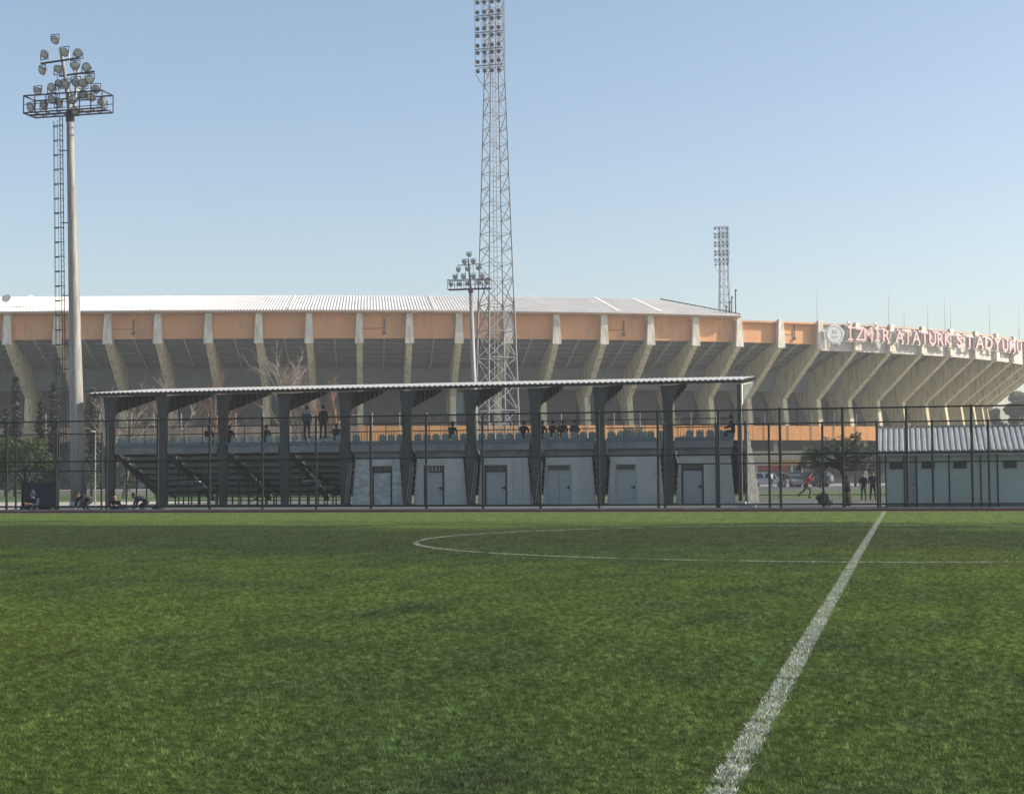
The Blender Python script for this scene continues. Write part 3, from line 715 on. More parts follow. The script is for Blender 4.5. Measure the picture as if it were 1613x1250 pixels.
# steps (risers and treads) per bay, deck ledge and guard rail
for i in range(10):
    a, b = XC[i]+.16, XC[i+1]-.16
    for s_ in range(8):
        y = Y0+.65+s_*.82; z = 3.22-s_*.365
        mb = MB(); mb.cm = 1; mb.box(a, b, y, y+.9, z-.11, z); mb.cm = 0; mb.box(a, b, y+.72, y+.9, z-.365, z-.112); obj('step', mb, ['step_concrete', 'stand_column'], G, world=True)  # treads darker than risers: shade under each step put into the colour
    mb = MB(); mb.box(XC[i]+.34, XC[i+1]-.34, Y0+.02, Y0+.64, 2.86, 3.27); obj('deck_beam', mb, 'stand_concrete', G, world=True)
    mb = MB(); mb.box(XC[i]+.34, XC[i+1]-.34, Y0-.05, Y0+.10, 3.273, 3.44); obj('ledge', mb, 'ledge_paint', G, world=True)
    for z in (3.98, 4.42):
        mb = MB(); mb.tube((XC[i]+.3, Y0+.2, z), (XC[i+1]-.3, Y0+.2, z), .028, n=6); obj('guard_rail', mb, 'dark_metal', G, world=True)
bal = MB().tube((0,0,0), (0,0,.56), .013, n=4).mesh('baluster', 'dark_metal'); balp = MB().tube((0,0,0), (0,0,.98), .026, n=5).mesh('rail_post', 'dark_metal')
for i in range(10):
    for j in range(1, 19):
        x = XC[i]+.3+(XC[i+1]-XC[i]-.6)*j/19
        if j in (6, 13): link('rail_post', balp, G, (x+26.7, Y0+.2-90, 3.44-GZ))
        elif i > 3: link('baluster', bal, G, (x+26.7, Y0+.2-90, 3.44-GZ))
# shell seats on the topmost row, backs towards us
mb = MB(); L = []
for j in range(9):
    t_ = math.pi*j/8; L.append((-.215*math.cos(t_) if 0 < j < 8 else (-.215 if j == 0 else .215), math.sin(t_)*.16+.20))
pts = [(-.20, .0)]+L+[(.20, .0)]
mb.prism([(x, .02-.06*z, z) for x, z in pts], (0, .035, 0)); mb.box(-.2, .2, .06, .44, -.015, .035); mb.box(-.16, .16, .1, .35, -.16, -.016)
seat_me = mb.mesh('seat', 'seat_shell')
for i in range(10):
    a, b = XC[i]+.55, XC[i+1]-.50; n_ = 6
    for j in range(n_):
        if (i, j) in ((4,1),(4,2),(9,0)): continue
        o = link('seat', seat_me, G, (a+(b-a)*(j+.0)/(n_-1)+26.7, Y0+.40-90, 3.46-GZ)); o.rotation_euler = (random.uniform(-.04,.04), 0, random.uniform(-.05,.05))
# rooms under the stand
walls = [(4,'plastic_sheet'),(5,'cabin_wall'),(6,'cabin_wall'),(7,'cabin_wall'),(8,'cabin_wall'),(9,'cabin_wall')]
doors = {4:(-28.99,-27.90,'plastic_sheet'),5:(-25.95,-24.86,'grey_door'),6:(-22.45,-21.25,'grey_door'),7:(-18.95,-17.62,'grey_door'),8:(-15.14,-14.02,'grey_door'),9:(-11.51,-10.40,'grey_door')}
YW = Y0+.34
for i, m_ in walls:
    a, b = XC[i]+.30, XC[i+1]-.30
    zt = 2.52
    mb = MB(); ta, tb = a+.22, b-.22
    d0, d1, dm = doors[i]
    # wall around the door opening: three pieces
    mb.prism([(a, YW, GZ), (d0-.05, YW, GZ), (d0-.05, YW, zt), (ta, YW, zt)], (0, .18, 0)); obj('wall_panel', mb, m_, G, world=True)
    mb = MB(); mb.prism([(d1+.05, YW, GZ), (b, YW, GZ), (tb, YW, zt), (d1+.05, YW, zt)], (0, .18, 0)); obj('wall_panel', mb, m_, G, world=True)
    mb = MB(); mb.box(d0-.048, d1+.048, YW, YW+.18, 2.04, zt); obj('wall_panel', mb, m_, G, world=True)
    mb = MB(); mb.box(ta-.1, tb+.1, YW+.04, YW+.25, zt+.002, 2.84); obj('lintel', mb, 'stand_concrete', G, world=True)
    fr = MB()
    for x in (d0, d1): fr.box(x-.045, x+.045, YW-.02, YW+.15, GZ, 2.035)
    fr.box(d0-.045, d1+.045, YW-.018, YW+.15, 1.66, 1.72); fr.box(d0-.045, d1+.045, YW-.02, YW+.15, 2.0, 2.04)
    fo = obj('door_frame', fr, 'dark_metal' if i in (4,5,6,9) else 'grey_door', G, world=True)
    mb = MB(); mb.box(d0+.05, d1-.05, YW+.03, YW+.08, GZ+.02, 1.65); do = obj('door', mb, dm, G, world=True)
    if i == 7:
        mb = MB(); mb.box((d0+d1)/2-.008, (d0+d1)/2+.008, YW+.02, YW+.029, GZ+.05, 1.62); o = obj('door_joint', mb, 'dark_recess'); o.parent = do; o.location = (26.7, -90, -GZ)
    if i != 4:
        mb = MB(); hx_ = d1-.28; mb.tube((hx_, YW-.03, .78), (hx_+.16, YW-.03, .78), .025); mb.tube((hx_+.16, YW+.03, .78), (hx_+.16, YW-.04, .78), .03); mb.box(hx_+.12, hx_+.2, YW+.012, YW+.03, .68, .88)
        o = obj('handle', mb, 'dark_metal'); o.parent = do; o.location = (26.7, -90, -GZ)
    mb = MB(); mb.box(d0+.05, d1-.05, YW+.06, YW+.09, 1.73, 1.995); tr = obj('transom', mb, 'window_glass', G, world=True)
    mb = MB()
    nb = 5 if i in (5,7,8) else 2
    for j in range(1, nb): x = d0+.05+(d1-d0-.1)*j/nb; mb.box(x-.018, x+.018, YW+.03, YW+.058, 1.73, 1.995)
    o = obj('transom_bar', mb, 'dark_metal' if i != 5 else 'cabin_wall'); o.parent = tr; o.location = (26.7, -90, -GZ)
    if i in (6, 7, 9):   # panel joints in the wall
        for x in ((d1+.9,) if i != 7 else (-20.9+.0,)):
            mb = MB(); mb.box(x-.02, x+.02, YW-.012, YW-.002, GZ+.02, zt-.02); obj('joint_strip', mb, 'grey_door', G, world=True)
# pipes and props in the open bays, rear stair flights under the steps
for i in range(0, 5):
    x0 = XC[i]+.45
    for j in range(5):
        x = x0+.28*j+.1; y = Y0+1.1+j*.75; z1 = 2.5-j*.37
        mb = MB(); mb.tube((x, y, GZ), (x, y, z1), .042, n=6); mb.bar((x-.05, y, z1-.1), (x+.65, y, z1-.1), .055, .07); mb.bar((x+.05, y, z1-.12), (x+.42, y, z1-.75), .04, .04); obj('scaffold_post', mb, 'dark_metal', G, world=True)
    mb = MB(); mb.bar((x0, Y0+1.0, 2.4), (x0+1.6, Y0+4.6, .3), .06, .12); obj('stair_stringer', mb, 'stand_column', G, world=True)
    mb = MB(); mb.bar((x0+.1, Y0+1.2, 1.25), (x0+1.3, Y0+1.2, 1.25), .05, .05); mb.bar((x0+.5, Y0+2.2, .9), (x0+1.9, Y0+2.2, .9), .05, .05); obj('cross_tie', mb, 'galv' if i % 2 else 'dark_metal', G, world=True)
# galvanised conduits in the V legs
for i in range(4, 8):
    for dx, m_ in ((.10,'galv'),(.24,'galv')):
        mb = MB(); mb.tube((XC[i]+dx-.1, Y0-.03, GZ+.2), (XC[i]+dx+.18, Y0-.03, 2.2), .018, n=5); obj('conduit', mb, m_, G, world=True)
# barred front wall of the stand, open at foot
mb = MB(); mb.box(XC[0], XC[-1], Y0+7.25, Y0+7.4, .42, .95); obj('front_wall', mb, 'stand_concrete', G, world=True)
barm = MB().box(-.04,.04,-.04,.04,0,.66).mesh('front_bar', 'dark_metal')
x = XC[0]+.2
while x < XC[4]+.2: link('front_bar', barm, G, (x+26.7, Y0+7.3-90, 0)); x += .55
for z in (.05, .22):
    mb = MB(); mb.box(XC[0], XC[4]+.4, Y0+7.27, Y0+7.33, z, z+.05); obj('front_rail', mb, 'dark_metal', G, world=True)
for i in (1, 3):
    mb = MB(); mb.bar((XC[i]+2.3, Y0+7.24, -.1), (XC[i]+3.3, Y0+7.24, .4), .05, .05); mb.bar((XC[i]+2.3, Y0+7.2, .4), (XC[i]+3.3, Y0+7.2, -.1), .05, .05); obj('cross_brace', mb, 'dark_metal', G, world=True)
# stepped sunlit end wall
mb = MB(); pts = [(Y0+.62, GZ), (Y0+.62, 4.25)]
for s_ in range(8):
    y = Y0+1.2+s_*.8; z = 4.2-s_*.44; pts += [(y, z), (y, z-.44+.002)]
pts += [(Y0+7.6, .7), (Y0+7.6, GZ)]
mb.prism([(-8.20, y, z) for y, z in pts], (.16, 0, 0)); obj('end_wall', mb, 'end_concrete', G, world=True)
# white ornament on one seat: a folded sheet of paper left on the ledge
for x, lb in ((-33.35,'crumpled white paper lying on the ledge left of the two standing people'),):
    mb = MB(); mb.add([(-.1,0,.0),(.02,-.05,.05),(.12,0,.10),(.02,.08,.02),(-.08,.06,.09),(0,.02,.14)], [(0,1,2,5),(0,5,4),(5,2,3),(4,5,3),(0,4,3,1),(1,3,2)])
    tag(obj('paper', mb, 'white_paint', loc=(x, Y0+.05, 3.46)), lb, 'paper')

# ------------------------------------------------------------------ changing room building at the right
B = thing('changing_room', 'low grey panel building with corrugated metal roof behind the fence at right', 'building', (4, 77, GZ))
YB = 74.3
seams = [-.73, .08, .62, 2.03, 3.38, 4.10, 6.1, 7.6, 9.0]
for a, b in zip(seams, seams[1:]):
    if abs(a-.08) < .01: continue
    mb = MB(); mb.box(a+.03, b-.03, YB, YB+.12, GZ, 2.18); obj('wall_panel', mb, 'shed_wall', B, world=True)
mb = MB(); mb.box(.11, .59, YB+.02, YB+.07, GZ+.02, .90); mb.box(.11, .59, YB+.02, YB+.07, .935, 2.15); d_ = obj('door', mb, 'grey_door', B, world=True)
mb = MB(); mb.box(.11, .59, YB+.0, YB+.06, .895, .94); o = obj('door_rail', mb, 'stand_concrete'); o.parent = d_; o.location = (-4, -77, -GZ)
for s_ in seams:
    mb = MB(); mb.box(s_-.028, s_+.028, YB-.03, YB+.09, GZ, 2.2); obj('seam_post', mb, 'fence_green' if s_ not in (seams[0],) else 'dark_metal', B, world=True)
mb = MB(); mb.box(-.76, 9.03, YB-.04, YB+.12, 2.205, 2.32); obj('top_rail', mb, 'stand_concrete', B, world=True)
mb = MB(); mb.box(-.70, 9, YB-.035, YB-.004, GZ+.12, GZ+.17); obj('skirting', mb, 'fence_green', B, world=True)
for x in (-.26, 1.13, 2.50, 4.63, 6.8):
    mb = MB(); mb.box(x-.26, x+.26, YB-.02, YB-.003, 1.62, 1.88); w_ = obj('window', mb, 'window_glass', B, world=True)
    mb = MB()
    for z in (1.60, 1.885): mb.box(x-.28, x+.28, YB-.045, YB-.022, z-.015, z+.015)
    for xx in (x-.27, x+.27): mb.box(xx-.012, xx+.012, YB-.045, YB-.022, 1.616, 1.869)
    for q in (1.69, 1.76, 1.82): mb.box(x-.255, x+.255, YB-.04, YB-.022, q-.01, q+.01)
    o = obj('window_frame', mb, 'dark_metal'); o.parent = w_; o.location = (-4, -77, -GZ)
mb = MB(); mb.box(-.70, -.58, YB+.13, 79.4, GZ, 2.2); mb.box(-.70, 9, 79.41, 79.5, GZ, 2.2); obj('side_wall', mb, 'shed_wall', B, world=True)
mb = MB(); prof = []; x = -1.08
cols_ = []
while x < 9.4:
    cols_ += [(x, 0), (x+.035, .05), (x+.145, .05), (x+.18, 0)]; x += .245
L = []
for x, h in cols_:
    L += [(x, 73.75, 2.36+h), (x, 77.2, 3.52+h), (x, 80.2, 2.5+h)]
mb.add(L, [(i*3+j, (i+1)*3+j, (i+1)*3+j+1, i*3+j+1) for i in range(len(cols_)-1) for j in (0, 1)])
L2 = [(x, y, z-.03) for x, y, z in L]; mb.add(L2, [(i*3+j+1, (i+1)*3+j+1, (i+1)*3+j, i*3+j) for i in range(len(cols_)-1) for j in (0, 1)])
obj('roof', mb, 'cabin_roof', B, world=True)
mb = MB(); mb.bar((-1.08, 77.2, 3.585), (9.3, 77.2, 3.585), .3, .05); obj('ridge_cap', mb, 'cabin_roof', B, world=True)
mb = MB(); mb.box(-1.05, 9.3, 73.8, 73.88, 2.20, 2.33); obj('eave_board', mb, 'grey_door', B, world=True)
mb = MB(); mb.box(-1.0, 9.2, 73.88, 79.5, 2.325, 2.345); obj('soffit', mb, 'stand_concrete', B, world=True)
mb = MB(); mb.tube((-.98, 74.1, GZ), (-.98, 74.1, 2.3), .04); obj('downpipe', mb, 'dark_metal', B, world=True)

# ------------------------------------------------------------------ fences
def wire_mesh(w, h, cell=.060, r=.0018):
    mb = MB(); n_ = int((w+h)/cell)
    for s_ in (1, -1):
        for i in range(n_+1):
            c = i*cell      # line u+v=c (or mirrored)
            u0, v0 = (c, 0) if c <= w else (w, c-w); u1, v1 = (0, c) if c <= h else (c-h, h)
            if abs(u0-u1) < .02: continue
            if s_ < 0: u0, u1 = w-u0, w-u1
            y = .003*s_; d = Vector((u1-u0, 0, v1-v0)).normalized(); n2 = Vector((-d.z, 0, d.x))*r
            a, b = Vector((u0, y, v0)), Vector((u1, y, v1)); q = Vector((0, r*1.6, 0))
            mb.add([a+n2, a-n2, a+q, b+n2, b-n2, b+q], [(0,3,4,1),(1,4,5,2),(2,5,3,0)])
    return mb.mesh('wire_panel', 'fence_wire')
def fence(label, Y, x0, n_, sp, z0, h, mid, extra=(), lowrail=True):
    t = thing('mesh_fence', label, 'fence', (x0, Y, z0))
    pm = MB().lathe([(.052,0),(.052,h+.02),(.03,h+.05)], n=8).mesh('post', 'fence_green')
    wm = wire_mesh(sp-.09, h-.08)
    rm = MB().tube((.04,0,0), (sp-.04,0,0), .031, n=6).mesh('rail', 'fence_green')
    for i in range(n_+1):
        link('post', pm, t, (i*sp, 0, 0))
        if i < n_:
            for z in (h-.02, mid, .26): link('rail', rm, t, (i*sp, 0, z))
            link('wire_panel', wm, t, (i*sp+.045, .035, .04))
    return t
fence('long green chain link fence along the far edge of the pitch, nearest to the camera', YF, -36.23-9*2.2755, 30, 2.2755, 0, 3.79, 2.11)
fence('second green mesh fence, running between the grandstand and the low panel building', 72.0, -5.74-2*2.335+.02, 7, 2.335, -.2, 3.85, 2.08)
fence('second green mesh fence, left of the grandstand behind the round pole', 72.0, -61.5, 10, 2.335, -.2, 3.85, 2.0)
# fence behind the cabin keeps its top above the roof

# ------------------------------------------------------------------ vegetation
def leaf_cloud(mb, c, rad, n_, size, rnd, squash=1, flat=.0):
    for _ in range(n_):
        while True:
            p = Vector((rnd.uniform(-1,1), rnd.uniform(-1,1), rnd.uniform(-1,1)))
            if .25 < p.length < 1: break
        p = Vector((c[0]+p.x*rad, c[1]+p.y*rad, c[2]+p.z*rad*squash))
        a = Vector((rnd.gauss(0,1), rnd.gauss(0,1), rnd.gauss(0,1))).normalized(); b = a.orthogonal().normalized(); s_ = size*rnd.uniform(.6, 1.4)
        mb.add([p-a*s_, p+b*s_*.5, p+a*s_, p-b*s_*.5], [(0,1,2,3)])
def tree(name, label, cat, loc, trunk_pts, trunk_r, clumps, leafm, barkm='bark', n_leaf=260, size=.10, group=None, seed=1, squash=.8):
    t = thing(name, label, cat, loc, group=group); rnd = random.Random(seed)
    mb = MB(); P = [Vector(p) for p in trunk_pts]; k = len(P)-1
    for i in range(k): mb.tube(P[i], P[i+1], trunk_r*(1-.55*i/k), trunk_r*(1-.55*(i+1)/k), 9)
    obj('trunk', mb, barkm, t, smooth=True)
    mb = MB()
    for c in clumps: mb.tube(P[-1-(rnd.random() < .4 and k > 1)], (c[0], c[1], c[2]-c[3]*.2), trunk_r*.35, trunk_r*.08, 6)
    obj('limb', mb, barkm, t)
    mb = MB()
    for x, y, z, r_ in clumps:
        n1 = int(n_leaf*r_*r_) 
        for _ in range(5):
            q = Vector((rnd.gauss(0,1), rnd.gauss(0,1), rnd.gauss(0,.7))).normalized()*r_*.62
            leaf_cloud(mb, (x+q.x, y+q.y, z+q.z), r_*.52, n1//5, size, rnd, squash)
    obj('crown', mb, leafm, t); return t
def bare_tree(label, loc, h, spread, barkm, seed, dense=1.0, group='bare trees behind the grandstand', lean=0):
    t = thing('bare_tree', label, 'tree', loc, group=group); rnd = random.Random(seed); tr = MB(); br = MB()
    def grow(p, d, L, r_, lvl, mb):
        n_ = 3; q = p
        for i in range(n_):
            d2 = (d+Vector((rnd.gauss(0,.10), rnd.gauss(0,.10), rnd.gauss(0,.05)+.04))).normalized(); e = q+d2*L/n_
            mb.tube(q, e, r_*(1-.5*i/n_), r_*(1-.5*(i+1)/n_), 5 if lvl else 8, cap=False)
            if lvl < 4:
                for _ in range(int((2 if lvl else 3)*dense+.5)):
                    if lvl == 0 and i == 0: continue
                    a = rnd.uniform(0, 2*math.pi); side = (d2.orthogonal().normalized()*math.cos(a)+d2.cross(d2.orthogonal().normalized())*math.sin(a))
                    grow(q.lerp(e, rnd.random()), (d2*1.0+side*rnd.uniform(.5, 1.0)*spread).normalized(), L*rnd.uniform(.38,.55), r_*.42, lvl+1, br)
            q = e; d = d2
    grow(Vector((0,0,0)), Vector((lean,0,1)), h*.8, .018*h, 0, tr)
    obj('trunk', tr, barkm, t, smooth=True); obj('branches', br, barkm, t); return t
# near tree with curved trunk between fence and lawn
tree('leaning_tree', 'dark tree with curved leaning trunk between the grandstand and the low building', 'tree', (-2.72, 82, GZ),
     [(0,0,0),(.02,0,.7),(-.02,0,1.3),(-.20,0,1.8),(-.42,.1,2.2)], .24,
     [(-.5,.2,3.0,.75),(-1.15,0,2.6,.55),(.15,.3,3.15,.65),(.75,.2,2.75,.6),(1.15,.5,2.35,.55),(-.1,.5,2.5,.6),(-1.5,.6,2.9,.35),(.5,.1,3.4,.35),(1.35,.3,1.9,.4),(-1.9,.3,2.5,.45),(-2.1,.5,2.0,.4),(-1.3,.4,1.9,.45),(.7,.6,1.9,.5)], 'leaf_dark', n_leaf=1000, size=.065, seed=3)
for i, (x, y, h, w, s_, lab) in enumerate(((-19.0,150,5.6,1.5,4,'dark rounded tree against the right end of the grandstand, beside the parked cars'),(-8.6,176,5.0,2.4,5,'grey green tree behind the curved trunk, in front of the terrace'),
        (-5.2,186,4.4,1.7,6,'small grey green tree just left of the low panel building'))):
    tree('broadleaf_tree', lab, 'tree', (x, y, .0), [(0,0,0),(.1,0,h*.25),(0,0,h*.45)], .16,
         [(random.uniform(-w,w)*.6, random.uniform(-w,w)*.5, h*random.uniform(.45,.85), w*random.uniform(.4,.6)) for _ in range(7)], 'leaf_grey' if i else 'leaf_dark', n_leaf=330, size=.13, seed=s_)
tree('broadleaf_tree', 'green bushy tree behind the seats right of the middle of the grandstand', 'tree', (-24.6, 150, -.2), [(0,0,0),(0,0,2.2),(.1,0,3.6)], .16,
     [(0,0,5.3,1.2),(-1.3,0,4.9,.9),(1.3,.2,4.9,.9),(.6,0,5.6,.8),(-.6,0,5.6,.8),(2,0,4.4,.6),(-1.9,0,4.4,.6)], 'leaf_grey', n_leaf=420, size=.11, seed=9)
tree('broadleaf_tree', 'bright green tree with sunlit top at the left edge behind the fence', 'tree', (-45.0, 76.5, -.2), [(0,0,0),(.1,0,1.2),(0,0,2.1)], .15,
     [(0,0,3.35,.7),(1.0,0,3.2,.6),(-1.0,0,3.45,.75),(1.6,.1,2.7,.45),(.4,0,2.5,.7),(-.6,0,2.5,.8),(-1.9,0,3.0,.8),(1.1,.3,2.3,.5),(-1.4,0,2.2,.7)], 'leaf_green', n_leaf=900, size=.07, seed=12)
def conifer(label, loc, h, w, seed):
    t = thing('conifer', label, 'tree', loc, group='dark conifers at the left'); rnd = random.Random(seed)
    mb = MB(); mb.tube((0,0,0), (0,0,h*.97), h*.016, .02, 8); obj('trunk', mb, 'bark', t)
    mb = MB()
    z = h*.14
    while z < h:
        r_ = w*(1-z/h)**.8*rnd.uniform(.6,1.15)+.12
        for _ in range(int(5+r_*3)):
            a = rnd.uniform(0, 6.28); rr = r_*rnd.uniform(.5,1); p = Vector((rr*math.cos(a), rr*math.sin(a), z-rr*.22))
            for s_ in range(9):
                f_ = rnd.uniform(.2,1); q = Vector((p.x*f_, p.y*f_, z+(p.z-z)*f_+rnd.uniform(-.12,.12)))
                mb.add([q+Vector((rnd.gauss(0,.16),rnd.gauss(0,.16),rnd.gauss(0,.10))) for _ in range(3)], [(0,1,2)])
        z += .24
    obj('crown', mb, 'conifer', t)
conifer('tallest dark conifer at the far left against the stadium', (-89.3,150,-.2), 12.4, 1.7, 2)
conifer('second dark conifer from the left, between two ribs', (-86.4,150,-.2), 9.9, 1.5, 3)
conifer('dark conifer just left of the rust streaked pole', (-84.4,149,-.2), 11.6, 1.5, 4)
conifer('dark conifer just right of the rust streaked pole', (-80.6,150,-.2), 11.0, 1.7, 5)
conifer('low dark conifer at the left edge of the picture', (-91.6,152,-.2), 9.4, 1.4, 6)
for i, (x, h, sp, m_, sd_, lab, le) in enumerate(((-66.8,9.6,1.0,'pale_bark',1,'dense tan bare tree seen under the left end of the grandstand roof',0),(-64.0,9.2,.9,'pale_bark',2,'bare tan tree right of the dense one, under the left roof beams',.05),
        (-59.3,9.2,.6,'red_bark',3,'reddish bare tree standing behind the third grandstand column',0),(-53.3,12.2,.55,'pale_bark',4,'pale bare tree whose top rises above the grandstand roof, left of its twin',.06),
        (-50.0,11.6,.5,'pale_bark',5,'slim pale bare tree rising above the roof near the two standing people',-.03),(-48.2,9.6,.9,'red_bark',6,'wide reddish bare tree low behind the two standing people',0),(-70.2,8.6,.9,'pale_bark',7,'bare tree at the left end column of the grandstand',0))):
    bare_tree(lab, (x, 130+i*.7, -.2), h, sp, m_, sd_, 1.0, lean=le)
# undergrowth: clipped dark bush by the curved trunk
def bush(label, loc, r_, m_, seed, h=.8):
    t = thing('bush', label, 'bush', loc); rnd = random.Random(seed); mb = MB(); mb.tube((0,0,0), (0,0,h*.5), .05, .03); obj('stem', mb, 'bark', t)
    mb = MB()
    for _ in range(8): leaf_cloud(mb, (rnd.gauss(0,r_*.4), rnd.gauss(0,r_*.4), h*rnd.uniform(.3,.75)), r_*.45, int(90), .06 if r_ < 1 else .12, rnd, .8)
    obj('foliage', mb, m_, t)
bush('low dark bush at the foot of the curved trunk, left side', (-3.75, 79.5, GZ), .55, 'leaf_dark', 4, .75)
for i, (x, y, r_, h, lab) in enumerate(((-90,140,2.2,3.6,'dark hedge mass under the conifers at the far left'),(-84,142,2.2,3.4,'dark hedge mass left of the rust streaked pole'),(-76.5,140,2.0,4.2,'dark hedge just right of the rust streaked pole'),(-70.5,138,1.8,3.6,'dark hedge behind the left end of the grandstand'))):
    bush(lab, (x, y, -.2), r_, 'leaf_dark', 20+i, h)
# far trees at the right horizon
for i, (x, y, h, w) in enumerate(((33,430,24,8),(46,430,21,9),(25.5,436,22,6),(62,440,22,9))):
    tree('distant_tree', ['big hazy dark tree mass beyond the right end of the stadium','hazy tree just outside the right edge, beside the big one','low hazy tree hidden behind the stadium corner','hazy tree farthest right beyond the stadium'][i], 'tree', (x, y, .1), [(0,0,0),(0,0,h*.5)], .5,
         [(random.uniform(-w,w)*.7, random.uniform(-w,w)*.4, h*random.uniform(.35,.82), w*random.uniform(.35,.5)) for _ in range(9)], 'leaf_dark', n_leaf=110, size=.5, seed=30+i)

# ------------------------------------------------------------------ behind: shops, cars, posts
P_ = thing('shop_row', 'low cream and orange shop building with red awning under the stadium terrace', 'building', (-17.5, 249, .1))
mb = MB(); mb.box(-22.3, -12.7, 246.5, 250, 3.85, 5.2); obj('upper_wall', mb, 'shop_cream', P_, world=True)
for a, b in ((-22.3,-19.6),(-19.55,-16.9),(-16.85,-14.9),(-14.85,-12.7)):
    mb = MB(); mb.prism([(a,246.0,3.0),(a,246.45,3.8),(a,246.5,3.8),(a,246.5,2.95)], (b-a,0,0)); obj('awning', mb, 'shop_orange' if a > -20 else 'shop_cream', P_, world=True)
mb = MB(); mb.prism([(-21.2,245.6,2.3),(-21.2,246.3,3.0),(-21.2,246.4,3.0),(-21.2,245.8,2.25)], (4.4,0,0)); obj('awning', mb, 'shop_red', P_, world=True, label='red awning')
mb = MB(); mb.box(-22.3, -12.7, 246.8, 247, .1, 2.9); obj('shop_front', mb, 'shop_front', P_, world=True)
for x in (-21.5,-19.4,-17.6,-16.2,-14.7,-13.1): mb = MB(); mb.box(x-.12, x+.12, 246.4, 246.7, .1, 2.9); obj('post', mb, 'white_paint', P_, world=True)

def car(name, label, loc, rz, paint, van=False, spare=False):
    t = thing(name, label, 'car', loc, rz); L_, H_ = (4.5, 1.72) if van else (4.2, 1.45)
    low = [(-L_/2,.32),(L_/2,.30),(L_/2+.02,.62),(L_/2-.12,.86),(L_/2-1.15,.98),(-L_/2+.15,1.0),(-L_/2-.02,.7)]
    mb = MB(); mb.prism([(x, -.82, z) for x, z in low], (0, 1.64, 0)); mb.prism([(x*.985, -.86, z) for x, z in [(a, b*.93+.02) for a, b in low]], (0, 1.72, 0)); obj('body', mb, paint, t)
    r0, r1 = (-L_/2+.12, L_/2-1.0); ro = [(r0+.03,.97),(r1,.97),(r1-.62,H_-.04),(r1-1.2,H_),(r0+.55,H_),(r0+.15,H_-.08)]
    if not van: ro = [(r0+.25,.97),(r1,.97),(r1-.75,H_-.04),(r1-1.2,H_),(r0+.95,H_-.02)]
    mb = MB(); n_ = len(ro); mb.add([(x,-.78,z) if z < 1.2 else (x,-.64,z) for x, z in ro]+[(x,.78,z) if z < 1.2 else (x,.64,z) for x, z in ro], [tuple(range(n_))[::-1], tuple(range(n_,2*n_))]+[(i,(i+1)%n_,(i+1)%n_+n_,i+n_) for i in range(n_)]); obj('cabin', mb, paint, t)
    xa, xb = r0+.4, r1-.28
    for s_ in (-1, 1):
        for a, b in ((xa, (xa+xb)/2-.04), ((xa+xb)/2+.04, xb)):
            mb = MB(); q = .25 if b == xb else .05
            mb.prism([(a, s_*.765,1.03),(b, s_*.765,1.03),(b-q-.2, s_*.672,H_-.13),(a+.05, s_*.672,H_-.13)], (0, s_*.02, 0)); obj('window', mb, 'window_glass', t)
    mb = MB(); mb.prism([(r1-.02,-.68,1.02),(r1-.02,.68,1.02),(r1-.6,.56,H_-.08),(r1-.6,-.56,H_-.08)], (.035,0,.03)); obj('windscreen', mb, 'window_glass', t)
    mb = MB(); mb.prism([(r0+.02,-.66,1.05),(r0+.02,.66,1.05),(r0+(.18 if van else .75),.54,H_-.12),(r0+(.18 if van else .75),-.54,H_-.12)], (-.03,0,.02)); obj('rear_window', mb, 'window_glass', t)
    for sx in (-1.32, 1.32):
        for s_ in (-1, 1):
            mb = MB(); mb.lathe([(.20,-.11),(.31,-.10),(.33,-.03),(.33,.05),(.30,.11),(.2,.115)], c=(sx, s_*.78, .33), axis=(0,1,0), n=18); w_ = obj('wheel', mb, 'tyre', t)
            mb = MB(); mb.lathe([(.20,-.01),(.19,.02),(.05,.035)], c=(sx, s_*.895, .33), axis=(0,s_,0), n=14); obj('rim', mb, 'rim', w_)
    for s_ in (-.6, .6):
        mb = MB(); mb.box(L_/2-.10, L_/2+.03, s_-.16, s_+.16, .62, .76); obj('headlight', mb, 'head_glass', t)
        mb = MB(); mb.box(-L_/2-.04, -L_/2+.06, s_-.12, s_+.12, .72, .90); obj('tail_light', mb, 'tail_red', t)
    if spare: mb = MB(); mb.lathe([(.1,-.02),(.36,0),(.38,.08),(.36,.17),(.22,.20),(.02,.205)], c=(-L_/2-.03, 0, 1.0), axis=(-1,0,0), n=24); obj('spare_wheel_cover', mb, 'emblem_white', t); 
    return t
car('parked_car', 'white estate car parked sideways right of the grandstand end', (-14.8, 184.5, .1), 0.05, 'car_white', True)
car('parked_car', 'small silver car parked right of the white one', (-12.05, 187, .1), R(-70), 'car_silver')
car('parked_car', 'blue off road car with round white spare wheel cover behind the running player', (-9.9, 186, .1), R(155), 'car_blue', True, True)
car('parked_car', 'dark blue van half hidden between the silver car and the player', (-11.2, 192, .1), R(15), 'car_blue', True)
# lamp post on the lawn side left and thin posts
for x, y, h, lab in ((-50.8,95,4.7,'thin pale lamp post between the rust streaked pole and the grandstand'),(-16.3,140,6.3,'thin pale post in front of the orange parapet right of the grandstand'),):
    t = thing('lamp_post', lab, 'lamp post', (x, y, GZ)); mb = MB(); mb.tube((0,0,0), (0,0,h), .055, .035, 8); obj('pole', mb, 'galv', t); mb = MB(); mb.bar((0,0,h), (0,-.35,h+.05), .06, .05); mb.box(-.08,.08,-.6,-.3,h,h+.07); obj('lamp_head', mb, 'galv', t)
